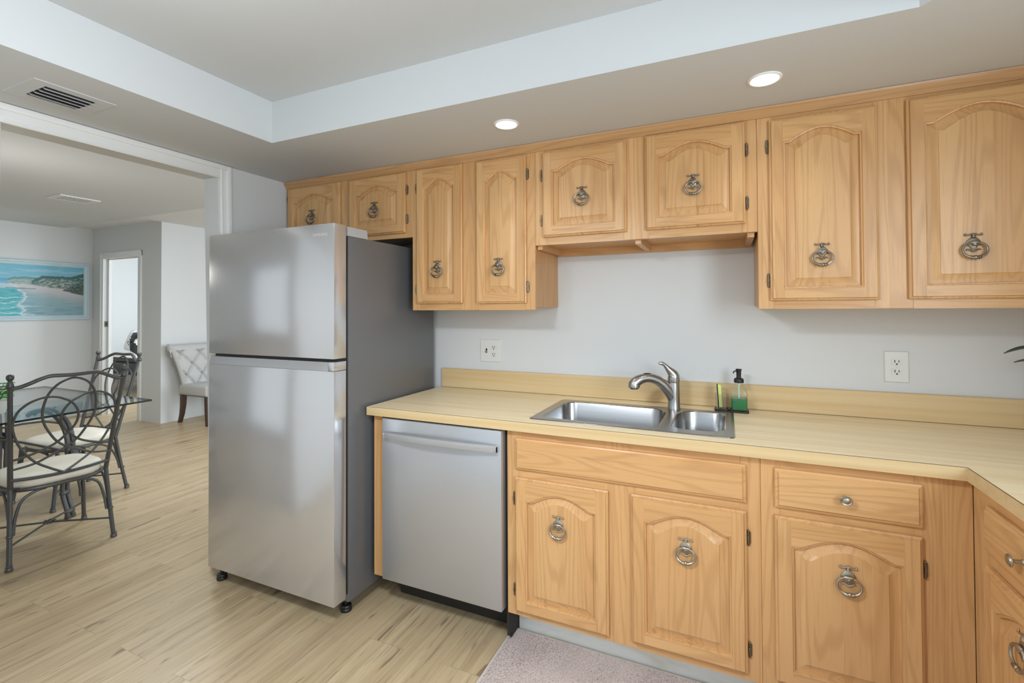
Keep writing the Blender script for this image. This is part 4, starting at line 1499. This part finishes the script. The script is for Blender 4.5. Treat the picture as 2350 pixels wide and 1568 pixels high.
def paint(s, v):
    """s: 0 at the middle of the canvas to 1 at its right edge (negative leftwards), v: 0 top to 1 bottom; linear colours"""
    sky = lerp((0.13, 0.42, 0.55), (0.20, 0.44, 0.55), v / 0.3)
    c = lerp(sky, (0.36, 0.55, 0.63), 0.55 * sst(0.05, 0.4, fbm(s * 3, v * 14, 1)))
    if v > 0.285 - 0.0 * s:
        c = lerp((0.055, 0.30, 0.50), (0.20, 0.45, 0.60), (v - 0.285) / 0.09)
    beach = 0.375 + 0.02 * max(0, s) + 0.17 * max(0, s - 0.25) ** 1.1 + 0.01 * fbm(s * 6, 0, 3)
    # far headland
    ft = 0.245 + 0.02 * fbm(s * 9, 0, 5) + 0.5 * max(0, 0.16 - s)
    if 0.08 < s < 0.5 and ft < v < beach:
        k = fbm(s * 26, v * 40, 7)
        c = lerp((0.17, 0.30, 0.29), (0.38, 0.43, 0.42), 0.5 + 0.8 * k)
        if v < ft + 0.035: c = (0.10, 0.25, 0.24)
    # near cliffs
    nt_ = 0.205 + 0.012 * fbm(s * 12, 0, 9) + 0.9 * max(0, 0.47 - s) - 0.5 * max(0, s - 0.84)
    if s > 0.345 and nt_ < v < beach:
        k = fbm(s * 20, v * 34, 11)
        c = lerp((0.045, 0.13, 0.115), (0.42, 0.44, 0.41), 0.42 + 1.1 * k - 0.35 * sst(0.75, 1, s))
        if v < nt_ + 0.05 + 0.03 * k: c = (0.035, 0.13, 0.12)
    nb = beach + 0.035 + 0.10 * (s - 0.73)
    if s > 0.73 and 0.36 + 0.75 * max(0, 0.93 - s) * 0.8 < v < nb:
        k = fbm(s * 30, v * 40, 13)
        c = lerp((0.02, 0.06, 0.055), (0.24, 0.24, 0.20), 0.25 + 0.9 * k)
        beach = nb
    if v >= beach:
        d_ = v - beach
        sand = lerp((0.52, 0.50, 0.50), (0.36, 0.42, 0.44), sst(0.02, 0.22, d_))
        wet = lerp((0.20, 0.36, 0.42), (0.27, 0.38, 0.42), 0.5 + fbm(s * 3, v * 30, 15))
        c = lerp(sand, wet, sst(0.05 + 0.12 * s, 0.18 + 0.2 * s, d_ + 0.05 * fbm(s * 5, v * 20, 17)))
        c = lerp(c, (0.12, 0.28, 0.33), sst(0.5, 1.1, v) * sst(-0.1, 0.5, fbm(s * 4, v * 26, 19)) * 0.9)
        # turquoise water at the left
        edge = 0.26 - 0.55 * abs(v - 0.62) + 0.08 * fbm(v * 9, s * 3, 21) + 0.25 * sst(0.7, 1.0, v)
        w_ = sst(0.03, -0.06, s - edge)
        wat = lerp((0.03, 0.34, 0.38), (0.10, 0.42, 0.46), 0.5 + fbm(s * 5, v * 22, 23))
        if v < 0.48: wat = lerp((0.42, 0.55, 0.60), wat, sst(0.42, 0.52, v))
        c = lerp(c, wat, w_)
        foam = math.exp(-((s - edge) / 0.02) ** 2) * 0.7
        for v0, sl, e in ((0.66, -0.10, 0.35), (0.86, -0.14, 0.45), (0.93, 0.12, 0.5), (0.76, -0.2, 0.3)):
            y_ = v - (v0 + sl * s + 0.02 * fbm(s * 8, v0, 25))
            foam = max(foam, math.exp(-(y_ / 0.010) ** 2) * sst(e + 0.05, e - 0.15, s) * (0.6 + 0.6 * fbm(s * 25, v * 30, 27)))
        c = lerp(c, (0.62, 0.72, 0.76), foam)
        if abs(v - 0.465 - 0.02 * (s - .2)) < 0.008 + 0.012 * max(0, fbm(s * 14, 1, 29)) and 0.05 < s < 0.4: c = (0.16, 0.26, 0.32)
    return c
mb = MB()
ys0, ys1, zs0, zs1 = PY0 + fw - .004, PY1 - fw + .004, PZ0 + fw - .004, PZ1 - fw + .004
mb.grid(lambda u, v: (-5.3215, ys0 + (ys1 - ys0) * u, zs0 + (zs1 - zs0) * v), NU, NV)
m, nt, b_ = new_mat('painted_canvas')
at = nt.nodes.new('ShaderNodeAttribute'); at.attribute_name = 'paint'
nt.links.new(at.outputs['Color'], b_.inputs['Base Color'])
b_.inputs['Roughness'].default_value = 0.45
cv = link('canvas', mb, m, t)
ca = cv.data.color_attributes.new('paint', 'FLOAT_COLOR', 'POINT')
for j in range(NV):
    for i in range(NU):
        yv = ys0 + (ys1 - ys0) * i / (NU - 1)
        s = (yv - 0.237) / (1.023 - 0.237)
        ca.data[j * NU + i].color = (*paint(s, 1 - j / (NV - 1)), 1)

# ------------------------------------------------------------------ tufted chair by the bright wall
t = thing('tufted_chair', 'light grey button-tufted dining chair with dark legs, half behind the refrigerator', 'chair', (-3.45, 1.50, 0))
CY0, CY1 = 1.235, 1.735
mb = MB()
mb.box(-3.66, -3.14, CY0, CY1, 0.335, 0.475, 0.035, 0, 4)
seat = link('seat', mb, TUFT, t, angle=60)
# scrolled back: front surface tufted
def back_prof(v):
    """v 0 bottom to 1 top: x of the front face, z, half width"""
    z = 0.44 + 0.50 * v
    x = -3.57 - 0.08 * v - 0.02 * v * v
    if v > 0.84:
        k = (v - 0.84) / 0.16
        x -= 0.06 * k * k
        z = 0.44 + 0.50 * 0.84 + 0.085 * math.sin(k * PI / 2)
    hwd = 0.235 + 0.06 * v + 0.05 * v * v
    return x, z, hwd
NU2, NV2 = 61, 61
def backf(u, v):
    x, z, hwd = back_prof(v)
    cyc = (CY0 + CY1) / 2
    y = cyc + (2 * u - 1) * hwd
    # buttons on a diamond lattice
    dep = 0.0
    gu, gv = 2.7, 1.9
    if v < 0.86 and 0.06 < u < 0.94:
        a = u * gu + v * gv + 0.15; c = u * gu - v * gv + 0.15
        da = abs(a - round(a)); dc = abs(c - round(c))
        dep = 0.05 * (1 - min(1, math.hypot(da, dc) / 0.20)) ** 2 + 0.02 * max(0, 1 - min(da, dc) / 0.09) + 0.022 * (1 - 2 * min(da, dc)) ** 2
    edge = min(u, 1 - u)
    rnd = 0.035 * (1 - min(1, edge / 0.10)) ** 2
    return (x + 0.02 - dep - rnd, y, z)
mb = MB()
mb.grid(backf, NU2, NV2)
def backb(u, v):
    x, z, hwd = back_prof(min(v, 0.84))
    cyc = (CY0 + CY1) / 2
    if v > 0.84:
        k = (v - 0.84) / 0.16
        x2, z2, h2 = back_prof(0.84 + 0.16 * k)
        return (x2 - 0.035 * (1 - k), cyc + (2 * u - 1) * h2, z2 - 0.075 * (1 - k) - 0.045 * k * 0.2)
    return (x - 0.055, cyc + (2 * u - 1) * (hwd - 0.01), z)
front_top = [backf(i / (NU2 - 1), 1.0) for i in range(NU2)]
mb.grid(lambda u, v: backb(1 - u, v), NU2, NV2)
# close the sides and top with strips
for uu in (0.0, 1.0):
    A_ = [Vector(backf(uu, j / 60)) for j in range(61)]
    B_ = [Vector(backb(uu, j / 60)) for j in range(61)]
    M_ = [(a + b2) / 2 + Vector((0, (-0.012 if uu == 0 else 0.012), 0)) for a, b2 in zip(A_, B_)]
    vs = A_ + M_ + B_
    mb.add(vs, [(j, j + 1, 61 + j + 1, 61 + j) for j in range(60)] + [(61 + j, 61 + j + 1, 122 + j + 1, 122 + j) for j in range(60)])
    mb.tube([Vector(backf(uu, 0.92)) + Vector((-0.030, 0.0, -0.01)), Vector(backf(uu, 0.92)) + Vector((-0.030, (-0.012 if uu == 0 else 0.012), -0.01))], [0.048, 0.038], 18)
tb = [Vector(backb(i / 60, 1.0)) for i in range(61)]
mb.add([Vector(p) for p in front_top] + tb, [(i, i + 1, 61 + i + 1, 61 + i) for i in range(60)])
link('tufted_back', mb, TUFT, t, angle=70)
mb = MB()
for k in range(24):
    mb.ball((-3.645 + k * 0.0215, CY0 - 0.001, 0.345), 0.0055, 8, 5, s=(1, .6, 1))
for k in range(22):
    mb.ball((-3.139, CY0 + 0.015 + k * 0.0222, 0.345), 0.0055, 8, 5, s=(.6, 1, 1))
link('nailhead_trim', mb, NAIL, seat)
def sqleg(pts, rs):
    mb = MB()
    mb.rings([[(x - r, y - r, z), (x + r, y - r, z), (x + r, y + r, z), (x - r, y + r, z)] for (x, y, z), r in zip(pts, rs)], True, True)
    return mb
for y in (CY0 + 0.03, CY1 - 0.03):
    link('rear_leg', sqleg([(-3.61, y, 0.34), (-3.615, y, 0.22), (-3.635, y, 0.11), (-3.675, y, 0.0)], [0.026, 0.024, 0.021, 0.018]), WALNUT, t)
    link('front_leg', sqleg([(-3.165, y, 0.34), (-3.163, y, 0.17), (-3.16, y, 0.0)], [0.023, 0.020, 0.015]), WALNUT, t)

# ------------------------------------------------------------------ bedroom seen through the door
t = thing('bed', 'low black bed with a cream blanket edge seen through the far doorway', 'bed', (-6.6, 2.9, 0))
mb = MB(); mb.box(-7.6, -5.6, 2.22, 3.7, 0.30, 0.50, 0.02)
link('bed_frame', mb, LEATHER, t)
mb = MB(); mb.box(-7.58, -5.62, 2.20, 3.68, 0.50, 0.575, 0.03, 0, 3)
link('mattress', mb, LEATHER, t, angle=60)
mb = MB(); mb.box(-7.55, -6.35, 2.195, 3.66, 0.5755, 0.600, 0.012, 0, 3)
link('blanket', mb, THROW, t, angle=60)
mb = MB(); mb.box(-7.5, -5.7, 2.24, 2.27, 0.185, 0.30, 0.008)
link('valance', mb, GREYC, t)
for x in (-7.5, -5.7):
    for y in (2.3, 3.6):
        mb = MB(); mb.box(x - 0.03, x + 0.03, y - 0.03, y + 0.03, 0.0, 0.30)
        link('leg', mb, BLACK, t)
def pillow(name, label, c, sx, sz, rot, mats, split):
    mb = MB(Matrix.Translation(c) @ Matrix.Rotation(rot, 4, 'Y') @ Matrix.Rotation(math.radians(-14), 4, 'X'))
    N_ = 17
    for sgn in (1, -1):
        vs, fs = [], []
        for j in range(N_):
            for i in range(N_):
                u, v = 2 * i / (N_ - 1) - 1, 2 * j / (N_ - 1) - 1
                th = 0.085 * max(0, (1 - u ** 4) * (1 - v ** 4)) ** 0.5
                pin = 1 - 0.10 * (1 - abs(u)) * 0 
                vs.append((u * sx * (1 - 0.06 * (1 - v * v) * abs(u)), sgn * th, v * sz * (1 - 0.06 * (1 - u * u) * abs(v))))
        for j in range(N_ - 1):
            for i in range(N_ - 1):
                f = (j * N_ + i, j * N_ + i + 1, (j + 1) * N_ + i + 1, (j + 1) * N_ + i)
                mb.add([vs[k] for k in f], [(0, 1, 2, 3)], 1 if split(2 * (i + .5) / (N_ - 1) - 1, 2 * (j + .5) / (N_ - 1) - 1) else 0)
    bm = bmesh.new()
    o = link(name, mb, mats, angle=80)
    bm.from_mesh(o.data); bmesh.ops.remove_doubles(bm, verts=bm.verts[:], dist=0.0005); bm.to_mesh(o.data); bm.free()
    tag(o, label, 'cushion')
    return o
pillow('throw_pillow', 'white pillow with a black wedge pattern propped on the bed beyond the doorway', (-6.86, 2.42, 0.822), 0.18, 0.18, math.radians(12), [CHALK, LEATHER], lambda u, v: u > -0.30 + 0.40 * (1 - v) and u < 0.55 + 0.45 * abs(v - 0.1) + 0.3 * (v < 0))

# ------------------------------------------------------------------ plant at the right end of the counter
t = thing('potted_plant', 'potted plant at the right edge with one dark pointed leaf showing', 'plant', (3.46, -0.16, 0.9145))
mb = MB(); mb.lathe([(0.045, 0.9145), (0.062, 1.0), (0.066, 1.03), (0.061, 1.03), (0.057, 1.015), (0.0, 1.015)], (3.46, -0.16, 0), 'Z', 28)
pot = link('pot', mb, POT, t)
mb = MB(); mb.lathe([(0.056, 1.0155), (0.0, 1.018)], (3.46, -0.16, 0), 'Z', 20)
link('soil', mb, SOIL, pot)
for k, (b0, dr_, L_, Wd) in enumerate([((3.36, -0.165, 1.222), (-1, -0.12, -0.02), 0.098, 0.017), ((3.40, -0.11, 1.17), (-0.8, 0.2, 0.1), 0.08, 0.018), ((3.47, -0.19, 1.22), (0.4, -0.8, 0.3), 0.09, 0.02),
                                      ((3.50, -0.15, 1.20), (0.9, 0.1, 0.3), 0.09, 0.02), ((3.45, -0.12, 1.25), (-0.2, 0.3, 1), 0.08, 0.018), ((3.44, -0.22, 1.15), (-0.3, -0.9, 0.2), 0.09, 0.02)]):
    mb = MB()
    leaf_pts(mb, b0, dr_, (0.1, -0.1, 1), L_, Wd, 0.022)
    mb.tube(spline([(3.46, -0.16, 1.015), ((3.46 + b0[0]) / 2, (-0.16 + b0[1]) / 2, b0[2] - 0.05), b0], 5), 0.0022, 6)
    link('leaf', mb, LEAF, t, angle=60)

# protos of the hardware only served as sources for the copies
for o in proto.values():
    bpy.data.objects.remove(o)
